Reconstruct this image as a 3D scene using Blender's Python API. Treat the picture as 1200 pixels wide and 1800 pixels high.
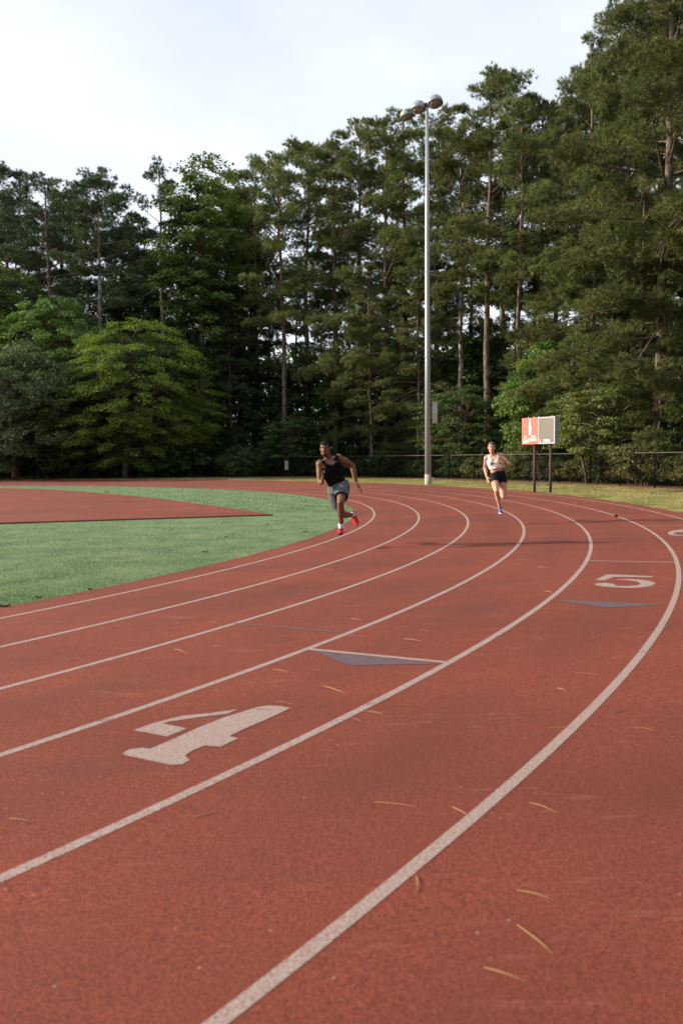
import bpy, bmesh, math, random
import numpy as np
from mathutils import Vector, Matrix
from mathutils.bvhtree import BVHTree

for o in list(bpy.data.objects):
    bpy.data.objects.remove(o, do_unlink=True)
SC = bpy.context.scene
COL = SC.collection
PI = math.pi

# ------------------------------------------------------------------ camera
CX, CY, R0 = -25.1768, 20.8952, 26.0171      # centre and inner radius of the bend
LANE = 1.067
SLOPE = 0.0164                               # the bend is banked towards the infield
F, PITCH, ROLL = 1400.0, -0.06883, -0.01029  # focal length in photo pixels (28 mm), radians
EDGE = 6.85                                  # outer edge of the track, metres from the inner line


def gz(x, y):
    """Height of the ground."""
    if x < CX:
        r = abs(y - CY)
    else:
        r = math.hypot(x - CX, y - CY)
    return SLOPE * min(max(r - R0, -0.55), 7.0)


CAMZ = 1.334 + gz(0, 0)
cp, sp, cr, sr = math.cos(PITCH), math.sin(PITCH), math.cos(ROLL), math.sin(ROLL)
right = Vector((cr, -sr * sp, sr * cp))
up = Vector((-sr, -cr * sp, cr * cp))
fwd = Vector((0, cp, sp))
cam = bpy.data.cameras.new('camera')
camo = bpy.data.objects.new('camera', cam)
COL.objects.link(camo)
camo.matrix_world = Matrix(((right.x, up.x, -fwd.x, 0), (right.y, up.y, -fwd.y, 0), (right.z, up.z, -fwd.z, CAMZ), (0, 0, 0, 1)))
cam.sensor_fit = 'HORIZONTAL'
cam.sensor_width = 24.0
cam.lens = 28.0
cam.clip_end = 3000
cam.clip_start = 0.1
cam.dof.use_dof = True
cam.dof.focus_distance = 14.0
cam.dof.aperture_fstop = 2.8
SC.camera = camo

# ------------------------------------------------------------------ light
SUN_EL, SUN_AZ = math.radians(20), math.radians(176)   # azimuth of the direction TO the sun, from +X
w = bpy.data.worlds.new('World')
SC.world = w
w.use_nodes = True
nt = w.node_tree
nt.nodes.clear()
N = nt.nodes.new
out, bg, sky, mix, noise, ramp, tc, mp = (N('ShaderNodeOutputWorld'), N('ShaderNodeBackground'), N('ShaderNodeTexSky'), N('ShaderNodeMix'),
                                          N('ShaderNodeTexNoise'), N('ShaderNodeMapRange'), N('ShaderNodeTexCoord'), N('ShaderNodeMapping'))
sky.sky_type = 'NISHITA'
sky.sun_disc = False
sky.sun_elevation = SUN_EL
sky.sun_rotation = math.radians(90) - SUN_AZ
sky.air_density = 1.0
sky.dust_density = 2.5
sky.ozone_density = 1.0
mix.data_type = 'RGBA'
mix.inputs['B'].default_value = (7.6, 8.0, 8.7, 1)     # thin bright overcast veil
mp.inputs['Scale'].default_value = (1, 1, 3)
noise.inputs['Scale'].default_value = 1.6
noise.inputs['Detail'].default_value = 5
noise.inputs['Roughness'].default_value = 0.5
ramp.inputs['From Min'].default_value = 0.3
ramp.inputs['From Max'].default_value = 0.7
ramp.inputs['To Min'].default_value = 0.5
ramp.inputs['To Max'].default_value = 0.88
L = nt.links.new
L(tc.outputs['Generated'], mp.inputs['Vector'])
L(mp.outputs[0], noise.inputs['Vector'])
L(noise.outputs['Fac'], ramp.inputs['Value'])
L(ramp.outputs[0], mix.inputs['Factor'])
L(sky.outputs[0], mix.inputs['A'])
L(mix.outputs['Result'], bg.inputs['Color'])
bg.inputs['Strength'].default_value = 0.092
L(bg.outputs[0], out.inputs[0])

sl = bpy.data.lights.new('sun', 'SUN')
sl.energy = 4.2
sl.angle = math.radians(2.6)
sl.color = (1.0, 0.86, 0.68)
so = bpy.data.objects.new('sun', sl)
COL.objects.link(so)
sd = Vector((math.cos(SUN_AZ) * math.cos(SUN_EL), math.sin(SUN_AZ) * math.cos(SUN_EL), math.sin(SUN_EL)))
so.rotation_euler = sd.to_track_quat('Z', 'Y').to_euler()
so.location = (-40, 10, 40)
SC.view_settings.view_transform = 'Standard'
SC.view_settings.look = 'None'
SC.view_settings.gamma = 1
SC.view_settings.use_curve_mapping = False
SC.view_settings.exposure = 0.78
SC.cycles.max_bounces = 6
SC.cycles.diffuse_bounces = 3
SC.cycles.transmission_bounces = 4
SC.cycles.use_denoising = True
SC.cycles.use_adaptive_sampling = True
SC.cycles.adaptive_threshold = 0.02


# ------------------------------------------------------------------ helpers
def ray(px, py):
    x, y = (px - 600) / F, (900 - py) / F
    x, y = cr * x - sr * y, sr * x + cr * y
    return Vector((x, cp - y * sp, sp + y * cp))


def at(px, py, Y):
    """Point at depth Y seen at photo pixel (px, py)."""
    d = ray(px, py)
    return Vector((0, 0, CAMZ)) + d * (Y / d.y)


def on_ground(px, py):
    d = ray(px, py)
    t = -CAMZ / d.z
    for _ in range(60):
        t += 0.6 * ((gz(d.x * t, d.y * t) - CAMZ) / d.z - t)
    return Vector((d.x * t, d.y * t, gz(d.x * t, d.y * t)))


def tag(o, label=None, cat=None, group=None, kind=None):
    if label: o['label'] = label
    if cat: o['category'] = cat
    if group: o['group'] = group
    if kind: o['kind'] = kind
    return o


def link(name, me, mat=None, parent=None):
    o = bpy.data.objects.new(name, me)
    COL.objects.link(o)
    if mat is not None and len(me.materials) == 0:
        for m in (mat if isinstance(mat, (list, tuple)) else [mat]):
            me.materials.append(m)
    if parent is not None:
        o.parent = parent
    return o


def empty(name, loc, rz=0):
    o = bpy.data.objects.new(name, None)
    COL.objects.link(o)
    o.location = loc
    o.rotation_euler = (0, 0, rz)
    o.empty_display_size = 0.2
    return o


def mesh_np(name, V, Fc, smooth=False):
    """Mesh from arrays: V (n,3), Fc (m,k) or a list of such arrays."""
    V = np.asarray(V, np.float32)
    fl = Fc if isinstance(Fc, list) else [Fc]
    fl = [np.asarray(a, np.int32) for a in fl if len(a)]
    me = bpy.data.meshes.new(name)
    me.vertices.add(len(V))
    me.vertices.foreach_set('co', V.ravel())
    loops = np.concatenate([a.ravel() for a in fl])
    tot = np.concatenate([np.full(len(a), a.shape[1], np.int32) for a in fl])
    st = np.concatenate([[0], np.cumsum(tot)[:-1]]).astype(np.int32)
    me.loops.add(len(loops))
    me.loops.foreach_set('vertex_index', loops)
    me.polygons.add(len(tot))
    me.polygons.foreach_set('loop_start', st)
    me.polygons.foreach_set('loop_total', tot)
    if smooth:
        me.polygons.foreach_set('use_smooth', np.ones(len(tot), bool))
    me.update(calc_edges=True)
    return me


class MB:
    """Collects shapes into one mesh."""
    def __init__(self):
        self.v, self.f, self.mi = [], [], []

    def add(self, vs, fs, mi=0):
        b = len(self.v)
        self.v += [tuple(p) for p in vs]
        self.f += [tuple(i + b for i in f) for f in fs]
        self.mi += [mi] * len(fs)

    def tube(self, pts, rads, n=6, cap=True, mi=0):
        pts = [Vector(p) for p in pts]
        if not hasattr(rads, '__len__'): rads = [rads] * len(pts)
        vs, fs = [], []
        ref = None
        for i, p in enumerate(pts):
            d = (pts[min(i + 1, len(pts) - 1)] - pts[max(i - 1, 0)])
            d = d.normalized() if d.length > 1e-9 else Vector((0, 0, 1))
            if ref is None:
                ref = Vector((1, 0, 0)) if abs(d.x) < .8 else Vector((0, 1, 0))
            a = (ref - d * ref.dot(d)).normalized()
            ref = a
            b = d.cross(a)
            for k in range(n):
                q = 2 * PI * k / n
                vs.append(p + (a * math.cos(q) + b * math.sin(q)) * rads[i])
        for i in range(len(pts) - 1):
            for k in range(n):
                k2 = (k + 1) % n
                fs.append((i * n + k, i * n + k2, (i + 1) * n + k2, (i + 1) * n + k))
        if cap:
            fs.append(tuple(range(n - 1, -1, -1)))
            fs.append(tuple(range((len(pts) - 1) * n, len(pts) * n)))
        self.add(vs, fs, mi)

    def box(self, lo, hi, M=None, mi=0):
        x0, y0, z0 = lo; x1, y1, z1 = hi
        vs = [Vector(p) for p in ((x0, y0, z0), (x1, y0, z0), (x1, y1, z0), (x0, y1, z0), (x0, y0, z1), (x1, y0, z1), (x1, y1, z1), (x0, y1, z1))]
        if M is not None: vs = [M @ p for p in vs]
        self.add(vs, [(0, 3, 2, 1), (4, 5, 6, 7), (0, 1, 5, 4), (1, 2, 6, 5), (2, 3, 7, 6), (3, 0, 4, 7)], mi)

    def lathe(self, prof, n=20, M=None, mi=0):
        """prof: (r, z) pairs."""
        vs, fs = [], []
        for r, z in prof:
            for k in range(n):
                q = 2 * PI * k / n
                vs.append(Vector((r * math.cos(q), r * math.sin(q), z)))
        if M is not None: vs = [M @ p for p in vs]
        for i in range(len(prof) - 1):
            for k in range(n):
                k2 = (k + 1) % n
                fs.append((i * n + k, i * n + k2, (i + 1) * n + k2, (i + 1) * n + k))
        self.add(vs, fs, mi)

    def ellipsoid(self, c, ax, nu=14, nv=9, M=None, mi=0):
        vs, fs = [], []
        for j in range(nv + 1):
            th = PI * j / nv
            for k in range(nu):
                q = 2 * PI * k / nu
                p = Vector((ax[0] * math.sin(th) * math.cos(q), ax[1] * math.sin(th) * math.sin(q), ax[2] * math.cos(th)))
                if M is not None: p = M @ p
                vs.append(Vector(c) + p)
        for j in range(nv):
            for k in range(nu):
                k2 = (k + 1) % nu
                fs.append((j * nu + k, (j + 1) * nu + k, (j + 1) * nu + k2, j * nu + k2))
        self.add(vs, fs, mi)

    def mesh(self, name, smooth=False):
        me = bpy.data.meshes.new(name)
        me.from_pydata([tuple(v) for v in self.v], [], self.f)
        me.polygons.foreach_set('material_index', self.mi)
        if smooth: me.polygons.foreach_set('use_smooth', [True] * len(self.f))
        me.validate()
        me.update()
        return me

    def build(self, name, mat, parent=None, smooth=False):
        return link(name, self.mesh(name, smooth), mat, parent)


# ------------------------------------------------------------------ materials
class Mat:
    def __init__(self, name):
        self.m = bpy.data.materials.new(name)
        self.m.use_nodes = True
        self.t = self.m.node_tree
        self.p = self.t.nodes['Principled BSDF']
        self.o = self.t.nodes['Material Output']

    def n(self, typ, **kw):
        nd = self.t.nodes.new(typ)
        for k, v in kw.items():
            if k in nd.inputs: nd.inputs[k].default_value = v
            else: setattr(nd, k, v)
        return nd

    def l(self, a, b): self.t.links.new(a, b)

    def noise(self, scale, detail=4, rough=.55, coord='Object', vec=(1, 1, 1)):
        c = self.n('ShaderNodeTexCoord')
        mp = self.n('ShaderNodeMapping')
        mp.inputs['Scale'].default_value = vec
        self.l(c.outputs[coord], mp.inputs[0])
        t = self.n('ShaderNodeTexNoise')
        t.inputs['Scale'].default_value = scale
        t.inputs['Detail'].default_value = detail
        t.inputs['Roughness'].default_value = rough
        self.l(mp.outputs[0], t.inputs['Vector'])
        return t.outputs['Fac']

    def rng(self, v, a, b, c=0, d=1):
        r = self.n('ShaderNodeMapRange')
        r.inputs['From Min'].default_value = a; r.inputs['From Max'].default_value = b
        r.inputs['To Min'].default_value = c; r.inputs['To Max'].default_value = d
        self.l(v, r.inputs['Value'])
        return r.outputs[0]

    def mix(self, f, a, b, mode='MIX'):
        x = self.n('ShaderNodeMix', data_type='RGBA', blend_type=mode)
        for s, v in (('Factor', f), ('A', a), ('B', b)):
            if isinstance(v, (int, float)): x.inputs[s].default_value = v
            elif isinstance(v, tuple): x.inputs[s].default_value = (*v, 1) if len(v) == 3 else v
            else: self.l(v, x.inputs[s])
        return x.outputs['Result']

    def math(self, op, a, b):
        x = self.n('ShaderNodeMath', operation=op)
        for i, v in enumerate((a, b)):
            if isinstance(v, (int, float)): x.inputs[i].default_value = v
            else: self.l(v, x.inputs[i])
        return x.outputs[0]

    def bump(self, h, strength, dist):
        b = self.n('ShaderNodeBump')
        b.inputs['Strength'].default_value = strength
        b.inputs['Distance'].default_value = dist
        self.l(h, b.inputs['Height'])
        self.l(b.outputs[0], self.p.inputs['Normal'])

    def set(self, color=None, rough=.6, metal=0, spec=.5):
        if color is not None:
            if isinstance(color, tuple): self.p.inputs['Base Color'].default_value = (*color, 1)
            else: self.l(color, self.p.inputs['Base Color'])
        self.p.inputs['Roughness'].default_value = rough
        self.p.inputs['Metallic'].default_value = metal
        self.p.inputs['Specular IOR Level'].default_value = spec
        return self


def plain(name, c, rough=.6, metal=0, spec=.4, var=.18, scale=30):
    m = Mat(name)
    a = tuple(max(0, x * (1 - var)) for x in c); b = tuple(x * (1 + var) for x in c)
    m.set(m.mix(m.noise(scale), a, b), rough, metal, spec)
    return m.m


def foliage(name, c1, c2, trans=.35, hue=None, scale=.9, rough=.55, spec=.25):
    m = Mat(name)
    nz = m.rng(m.noise(scale, 3), .35, .65)
    col = m.mix(nz, c1, c2)
    g = m.n('ShaderNodeNewGeometry')
    v = m.rng(g.outputs['Random Per Island'], 0, 1, .6, 1.4)
    oi = m.n('ShaderNodeObjectInfo')
    v2 = m.rng(oi.outputs['Random'], 0, 1, .78, 1.22)
    hs = m.n('ShaderNodeHueSaturation')
    m.l(m.math('MULTIPLY', v, v2), hs.inputs['Value'])
    m.l(m.rng(oi.outputs['Random'], 0, 1, .485, .51), hs.inputs['Hue'])
    m.l(col, hs.inputs['Color'])
    m.set(hs.outputs[0], rough, 0, spec)
    tr = m.n('ShaderNodeBsdfTranslucent')
    m.l(m.mix(1.0, hs.outputs[0], (1.15, 1.25, .55), 'MULTIPLY'), tr.inputs['Color'])
    mx = m.n('ShaderNodeMixShader')
    mx.inputs[0].default_value = trans
    m.l(m.p.outputs[0], mx.inputs[1]); m.l(tr.outputs[0], mx.inputs[2])
    m.l(mx.outputs[0], m.o.inputs['Surface'])
    return m.m


def bark(name, c1, c2, lichen=0.0):
    m = Mat(name)
    a = m.noise(9, 6, .65, vec=(1, 1, .22))
    b = m.noise(2.2, 3)
    col = m.mix(m.rng(a, .38, .62), c1, c2)
    if lichen:
        col = m.mix(m.math('MULTIPLY', m.rng(b, .45, .6), lichen), col, (.34, .35, .32))
    m.set(col, .95, 0, .1)
    m.bump(a, .9, .05)
    return m.m


def track_mat():
    m = Mat('track_rubber')
    g1 = m.noise(115, 3, .8)
    g2 = m.noise(50, 4, .7)
    big = m.noise(.35, 5, .6, vec=(.5, 1.3, 1))
    st = m.noise(1.3, 6, .62, vec=(.35, 1.5, 1))
    col = m.mix(m.rng(g1, .32, .68), (.052, .011, .008), (.405, .089, .047))
    col = m.mix(m.math('MULTIPLY', m.rng(g2, .52, .75), .5), col, (.46, .15, .085))
    col = m.mix(m.math('MULTIPLY', m.rng(big, .40, .64), .62), col, (.130, .034, .024))
    col = m.mix(m.math('MULTIPLY', m.rng(st, .55, .75), .5), col, (.12, .044, .036))
    # worn running line in every lane, pale scuffs and dark specks
    geo = m.n('ShaderNodeNewGeometry')
    vm = m.n('ShaderNodeVectorMath', operation='SUBTRACT')
    m.l(geo.outputs['Position'], vm.inputs[0]); vm.inputs[1].default_value = (CX, CY, 0)
    sx = m.n('ShaderNodeSeparateXYZ'); m.l(vm.outputs[0], sx.inputs[0])
    xx = m.math('MAXIMUM', sx.outputs[0], 0.0)
    r = m.math('SQRT', m.math('ADD', m.math('MULTIPLY', xx, xx), m.math('MULTIPLY', sx.outputs[1], sx.outputs[1])), 0)
    ph = m.math('MULTIPLY', m.math('SUBTRACT', r, R0), 2 * PI / LANE)
    wear = m.math('MULTIPLY', m.rng(m.math('COSINE', ph, 0), .2, -1, 0, 1), m.rng(m.noise(.8, 4, .6), .38, .66, .02, .34))
    col = m.mix(wear, col, (.105, .034, .026))
    sc = m.noise(7, 5, .7, vec=(.25, 1.6, 1))
    col = m.mix(m.math('MULTIPLY', m.rng(sc, .60, .72), .35), col, (.40, .17, .12))
    vo = m.n('ShaderNodeTexVoronoi'); tc_ = m.n('ShaderNodeTexCoord'); m.l(tc_.outputs['Object'], vo.inputs['Vector']); vo.inputs['Scale'].default_value = 9
    col = m.mix(m.math('MULTIPLY', m.rng(vo.outputs['Distance'], .05, .035), .7), col, (.42, .30, .22))
    m.set(col, .9, 0, .3)
    m.bump(g1, .6, .007)
    return m.m


def paint_mat(name, c, red=.5):
    m = Mat(name)
    g1 = m.noise(130, 3, .8)
    g2 = m.noise(85, 3, .7)
    f = m.math('ADD', m.math('MULTIPLY', g1, .75), m.math('MULTIPLY', g2, .35))
    col = m.mix(m.rng(g1, .35, .65), tuple(x * .72 for x in c), c)
    col = m.mix(m.math('MULTIPLY', m.rng(f, .47, .63), red), col, (.25, .085, .06))
    m.set(col, .8, 0, .3)
    m.bump(g1, .5, .005)
    return m.m


def ground_mat():
    """Infield turf, verge grass, pine straw and forest floor by distance from the bend's centre."""
    m = Mat('ground_soil_and_grass')
    geo = m.n('ShaderNodeNewGeometry')
    vm = m.n('ShaderNodeVectorMath', operation='SUBTRACT')
    m.l(geo.outputs['Position'], vm.inputs[0]); vm.inputs[1].default_value = (CX, CY, 0)
    sx = m.n('ShaderNodeSeparateXYZ'); m.l(vm.outputs[0], sx.inputs[0])
    xx = m.math('MAXIMUM', sx.outputs[0], 0.0)
    r = m.math('SQRT', m.math('ADD', m.math('MULTIPLY', xx, xx), m.math('MULTIPLY', sx.outputs[1], sx.outputs[1])), 0)
    wob = m.math('MULTIPLY', m.math('SUBTRACT', m.noise(.9, 4), .5), 3.0)
    rw = m.math('ADD', r, wob)
    n1, n2, n3 = m.noise(60, 4, .7), m.noise(1.1, 5, .6), m.noise(9, 4, .65)
    turf = m.mix(m.rng(n1, .35, .65), (.105, .19, .10), (.24, .33, .19))
    turf = m.mix(m.rng(n2, .4, .7), turf, (.24, .29, .19))
    verge = m.mix(m.rng(n1, .35, .65), (.13, .13, .045), (.33, .29, .13))
    verge = m.mix(m.rng(n2, .42, .62), verge, (.38, .31, .18))
    straw = m.mix(m.rng(n3, .35, .65), (.09, .045, .025), (.26, .15, .08))
    floor = m.mix(m.rng(n3, .35, .65), (.025, .018, .012), (.075, .05, .03))
    col = m.mix(m.rng(r, R0 + 2.9, R0 + 3.1), turf, verge)
    col = m.mix(m.rng(rw, R0 + 10.6, R0 + 12.0), col, straw)
    col = m.mix(m.rng(rw, R0 + 14.5, R0 + 17), col, floor)
    m.set(col, .95, 0, .15)
    m.bump(n1, .6, .02)
    return m.m


M = {}
M['track'] = track_mat()
M['white'] = paint_mat('worn_white_line_paint', (.53, .475, .445), .9)
M['bluegrey'] = paint_mat('worn_blue_grey_paint', (.115, .105, .135), .45)
M['ground'] = ground_mat()
M['needle'] = foliage('pine_needles', (.064, .095, .029), (.172, .192, .066), .22)
M['needle_b'] = foliage('blue_green_pine_needles', (.040, .072, .036), (.090, .122, .056), .22)
M['lime'] = foliage('lime_green_leaves', (.115, .19, .030), (.20, .27, .055), .42, rough=.5)
M['grey_leaf'] = foliage('grey_green_leaves', (.075, .125, .062), (.135, .18, .095), .35, rough=.45)
M['tulip'] = foliage('mid_green_leaves', (.09, .16, .042), (.17, .235, .078), .4, rough=.45)
M['dogwood'] = foliage('pale_green_dogwood_leaves', (.14, .19, .065), (.25, .28, .11), .4, rough=.5)
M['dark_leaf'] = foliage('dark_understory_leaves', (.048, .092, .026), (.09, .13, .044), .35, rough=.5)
M['bush'] = foliage('mixed_hedge_leaves', (.095, .118, .042), (.215, .205, .085), .35, rough=.5)
M['bark'] = bark('pine_bark', (.055, .043, .035), (.215, .17, .13))
M['bark_pale'] = bark('pale_lichen_bark', (.10, .085, .07), (.30, .25, .20), .75)
M['bark_leaf'] = bark('smooth_grey_brown_bark', (.05, .04, .03), (.12, .095, .07), .3)
M['deadwood'] = bark('bare_dead_wood', (.11, .085, .065), (.24, .19, .15))
M['blade'] = foliage('turf_blades', (.105, .195, .10), (.265, .36, .21), .3, scale=1.3, rough=.6)
M['blade_v'] = foliage('verge_blades', (.17, .18, .055), (.40, .34, .17), .3, scale=.8, rough=.6)
M['galv'] = plain('galvanised_steel', (.35, .38, .42), .42, .35, .5, .12, 8)
M['concrete'] = plain('concrete', (.42, .37, .31), .9, 0, .3, .15, 12)
M['lampshell'] = plain('grey_lamp_housing', (.27, .30, .32), .5, .1, .5, .12, 6)
M['lampin'] = plain('tarnished_reflector', (.27, .225, .19), .45, .3, .5, .25, 10)
M['wire'] = plain('black_coated_wire', (.010, .010, .010), .95, 0, .05)
M['black'] = plain('black_metal', (.018, .018, .02), .5, 0, .4)
M['brownpost'] = plain('dark_brown_post', (.06, .042, .035), .7, 0, .3, .25, 14)
M['rail'] = plain('weathered_rail', (.10, .085, .065), .6, .3, .4)
M['boxgrey'] = plain('light_grey_box', (.42, .43, .42), .55, 0, .4)
M['boxbeige'] = plain('beige_louvre', (.40, .37, .22), .6, 0, .4)

# ------------------------------------------------------------------ ground and track
TH = [-PI / 2 + PI * k / 360 for k in range(361)]


def bend(r, x_ext=70.0, step=5.0):
    """Plan points of the line at distance r from the inner line: straight, bend, straight."""
    rr = R0 + r
    p = []
    n = int(x_ext / step)
    for k in range(n, 0, -1): p.append((CX - k * step, CY - rr))
    for t in TH: p.append((CX + rr * math.cos(t), CY + rr * math.sin(t)))
    for k in range(1, n + 1): p.append((CX - k * step, CY + rr))
    return p


def ribbon(rs, dz, thick=0.0):
    """Sheet along the bend through the offsets rs."""
    lines = [bend(r) for r in rs]
    n = len(lines[0])
    vs = []
    for ln, r in zip(lines, rs):
        z = SLOPE * min(max(r, -.55), 7.0) + dz
        vs += [(x, y, z) for x, y in ln]
    fs = []
    for j in range(len(rs) - 1):
        for i in range(n - 1):
            fs.append((j * n + i, (j + 1) * n + i, (j + 1) * n + i + 1, j * n + i + 1))
    if thick:
        for j, flip in ((0, False), (len(rs) - 1, True)):
            b = len(vs)
            vs += [(v[0], v[1], v[2] - thick) for v in vs[j * n:(j + 1) * n]]
            for i in range(n - 1):
                q = (j * n + i, j * n + i + 1, b + i + 1, b + i)
                fs.append(q[::-1] if flip else q)
    return vs, fs


# one sheet out to the horizon
mb = MB()
rs = [-25.9, -15, -8, -.55, 0, 2, 4, 7, 9, 12, 16, 22, 32, 50, 90, 180, 400, 1200]
vs, fs = ribbon(rs, 0)
mb.add(vs, fs)
for x0, x1 in ((-2500, -95.1768),):
    ys = sorted([CY - R0 - r for r in rs] + [CY + R0 + r for r in rs])
    b = [(x, y, SLOPE * min(max(abs(y - CY) - R0, -.55), 7)) for y in ys for x in (x0, x1)]
    mb.add(b, [(2 * i, 2 * i + 1, 2 * i + 3, 2 * i + 2) for i in range(len(ys) - 1)])
z0 = -SLOPE * .55
mb.add([(-95.1768, CY - .1171, z0), (CX, CY - .1171, z0), (CX, CY + .1171, z0), (-95.1768, CY + .1171, z0)], [(0, 1, 2, 3)])
mb.add([(CX, CY - .1171, z0), (CX + .1171, CY, z0), (CX, CY + .1171, z0)], [(0, 1, 2)])
ground = tag(mb.build('ground', M['ground']), kind='structure')

mb = MB()
mb.add(*ribbon([-.50, 0, 1, 2, 3, 4, 5, 6, EDGE], .018, .03))
track = tag(mb.build('running_track', M['track']), kind='structure')
for k in range(7):
    mb = MB()
    mb.add(*ribbon([k * LANE - .026, k * LANE + .026], .0195))
    mb.build('lane_line', M['white'], track)


def flat(name, polys, mat, parent, lift=.0202, label=None):
    """Flat painted marking: outlines given where they lie on the ground, as seen in the photo."""
    bm = bmesh.new()
    for poly in polys:
        pts = [on_ground(*p) if len(p) == 2 else Vector(p) for p in poly]
        vs = [bm.verts.new((p.x, p.y, p.z + lift)) for p in pts]
        f = bm.faces.new(vs)
        f.normal_update()
        if f.normal.z < 0: f.normal_flip()
    bmesh.ops.triangulate(bm, faces=bm.faces[:])
    me = bpy.data.meshes.new(name)
    bm.to_mesh(me); bm.free()
    o = link(name, me, mat, parent)
    if label: o['label'] = label
    return o


def bar(p, q, width):
    a, b = on_ground(*p), on_ground(*q)
    d = (b - a); n = Vector((-d.y, d.x, 0)).normalized() * width / 2
    return [tuple(a + n), tuple(b + n), tuple(b - n), tuple(a - n)]


c4 = lambda pts: [(x / 2, 960 + y / 2) for x, y in pts]
flat('lane_number', [c4([(470, 661), (545, 634), (640, 610), (750, 599), (833, 587), (800, 603), (720, 612), (600, 630), (570, 637), (658, 655), (588, 684)]),
                     c4([(1020, 582), (985, 600), (920, 630), (860, 656), (805, 683), (838, 690), (775, 720), (720, 716), (680, 732), (650, 752), (668, 768), (642, 783), (600, 785), (448, 752), (431, 746), (452, 730), (500, 724), (528, 728), (600, 697), (690, 655), (790, 615), (860, 593), (905, 579), (945, 573), (985, 575)])],
     M['white'], track, label='worn white painted number 4')
c5 = lambda pts: [(940 + x / 4.615, 900 + y / 4.615) for x, y in pts]
flat('lane_number', [c5([(490, 566), (575, 523), (640, 521), (860, 531), (970, 537), (940, 545), (700, 541), (640, 541), (560, 570)]),
                     c5([(655, 562), (760, 558), (880, 566), (960, 582), (980, 597), (940, 616), (860, 630), (760, 633), (640, 628), (540, 619), (485, 607), (478, 601), (510, 593), (570, 590), (630, 597), (660, 606), (640, 614), (700, 616), (780, 616), (838, 609), (856, 597), (838, 583), (780, 572)])],
     M['white'], track, label='white painted number 5')
six = []
for k in range(0, 25):
    q = 2 * PI * k / 24
    six.append((1194 + 21 * math.cos(q), 939.2 + 4.6 * math.sin(q)))
six_in = [(1196 + 12.5 * math.cos(2 * PI * k / 24), 940.0 + 2.6 * math.sin(2 * PI * k / 24)) for k in range(25)]
ring6 = [[six[k], six[k + 1], six_in[k + 1], six_in[k]] for k in range(24)]
ring6 += [[(1175, 936.5), (1182, 934.8), (1206, 931.2), (1214, 931.4), (1192, 935.2)]]
flat('lane_number', ring6, M['white'], track, label='white painted number 6 cut by the picture edge')
flat('start_line', [bar((545, 1146), (783, 1169.5), .05)], M['white'], track)
flat('exchange_mark', [[(552, 1149), (779, 1172.5), (655, 1174), (622, 1175.5), (600, 1170)]], M['bluegrey'], track, label='blue-grey painted triangle below the white start line')
flat('exchange_mark', [[(972, 1058), (1030, 1060), (1100, 1063.5), (1168, 1066.5), (1110, 1070), (1068, 1072), (1030, 1067)]], M['bluegrey'], track, label='long flat blue-grey triangle near the number 5')
flat('cross_line', [bar((414, 1100), (606, 1116), .035)], M['bluegrey'], track, label='thin blue-grey line across one lane')
flat('cross_line', [bar((1035, 988.4), (1187, 991), .045)], M['white'], track)
flat('cross_line', [bar((1129, 925.3), (1262, 925.9), .045)], M['white'], track)
# red apron on the infield, a slab a few centimetres proud of the turf
far = [(480, 906.5), (373, 890.6), (280, 878), (187, 868.8), (120, 863.3), (60, 860.4), (0, 859)]
ap = [on_ground(*p) for p in far]
a0, a1 = on_ground(480, 908), on_ground(0, 923.5)
dirn = (a1 - a0).normalized()
ap = ap + [Vector((-34, ap[-1].y + .3, 0)), Vector((-46, 37, 0)), Vector((-46, (a0 + dirn * (44.3)).y, 0))]
top = [(p.x, p.y, z0 + .035) for p in ap]
mb = MB()
n = len(top)
mb.add(top + [(x, y, z0 - .05) for x, y, z in top], [tuple(range(n))] + [(i, n + i, n + (i + 1) % n, (i + 1) % n) for i in range(n)])
apron = mb.build('jump_apron', M['track'])
bm = bmesh.new(); bm.from_mesh(apron.data); bmesh.ops.recalc_face_normals(bm, faces=bm.faces[:]); bmesh.ops.triangulate(bm, faces=[f for f in bm.faces if len(f.verts) > 4]); bm.to_mesh(apron.data); bm.free()
tag(apron, kind='structure')

RNG = np.random.default_rng(7)


def in_apron(x, y):
    X = np.array([p.x for p in ap]); Y = np.array([p.y for p in ap])
    ins = np.zeros(len(x), bool)
    j = len(X) - 1
    for i in range(len(X)):
        c = ((Y[i] > y) != (Y[j] > y)) & (x < (X[j] - X[i]) * (y - Y[i]) / (Y[j] - Y[i] + 1e-12) + X[i])
        ins ^= c
        j = i
    return ins


def blades(name, x, y, hmin, hmax, wid, mat, rng):
    z = np.array(SLOPE * np.clip(np.hypot(np.maximum(x - CX, 0), y - CY) - R0, -.55, 7))
    n = len(x)
    a = rng.uniform(0, 2 * PI, n); h = rng.uniform(hmin, hmax, n)
    lean = rng.uniform(.2, 1.1, n) * h; la = rng.uniform(0, 2 * PI, n)
    P = np.stack([x, y, z - .004], 1)
    S = np.stack([np.cos(a), np.sin(a), 0 * a], 1) * (wid / 2)
    T = P + np.stack([np.cos(la) * lean, np.sin(la) * lean, h], 1)
    V = np.stack([P - S, P + S, T], 1).reshape(-1, 3)
    return tag(link(name, mesh_np(name, V, np.arange(3 * n).reshape(-1, 3)), mat), kind='stuff')


# turf: blades on the near part of the infield, thinning with distance
def sample_field(n, y0, y1, x0, power, test):
    yy = y0 + (y1 - y0) * RNG.uniform(0, 1, n) ** power
    xx = RNG.uniform(0, 1, n) * (x0(yy) * -1 + 1.0) + x0(yy)
    k = test(xx, yy)
    return xx[k], yy[k]


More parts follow.
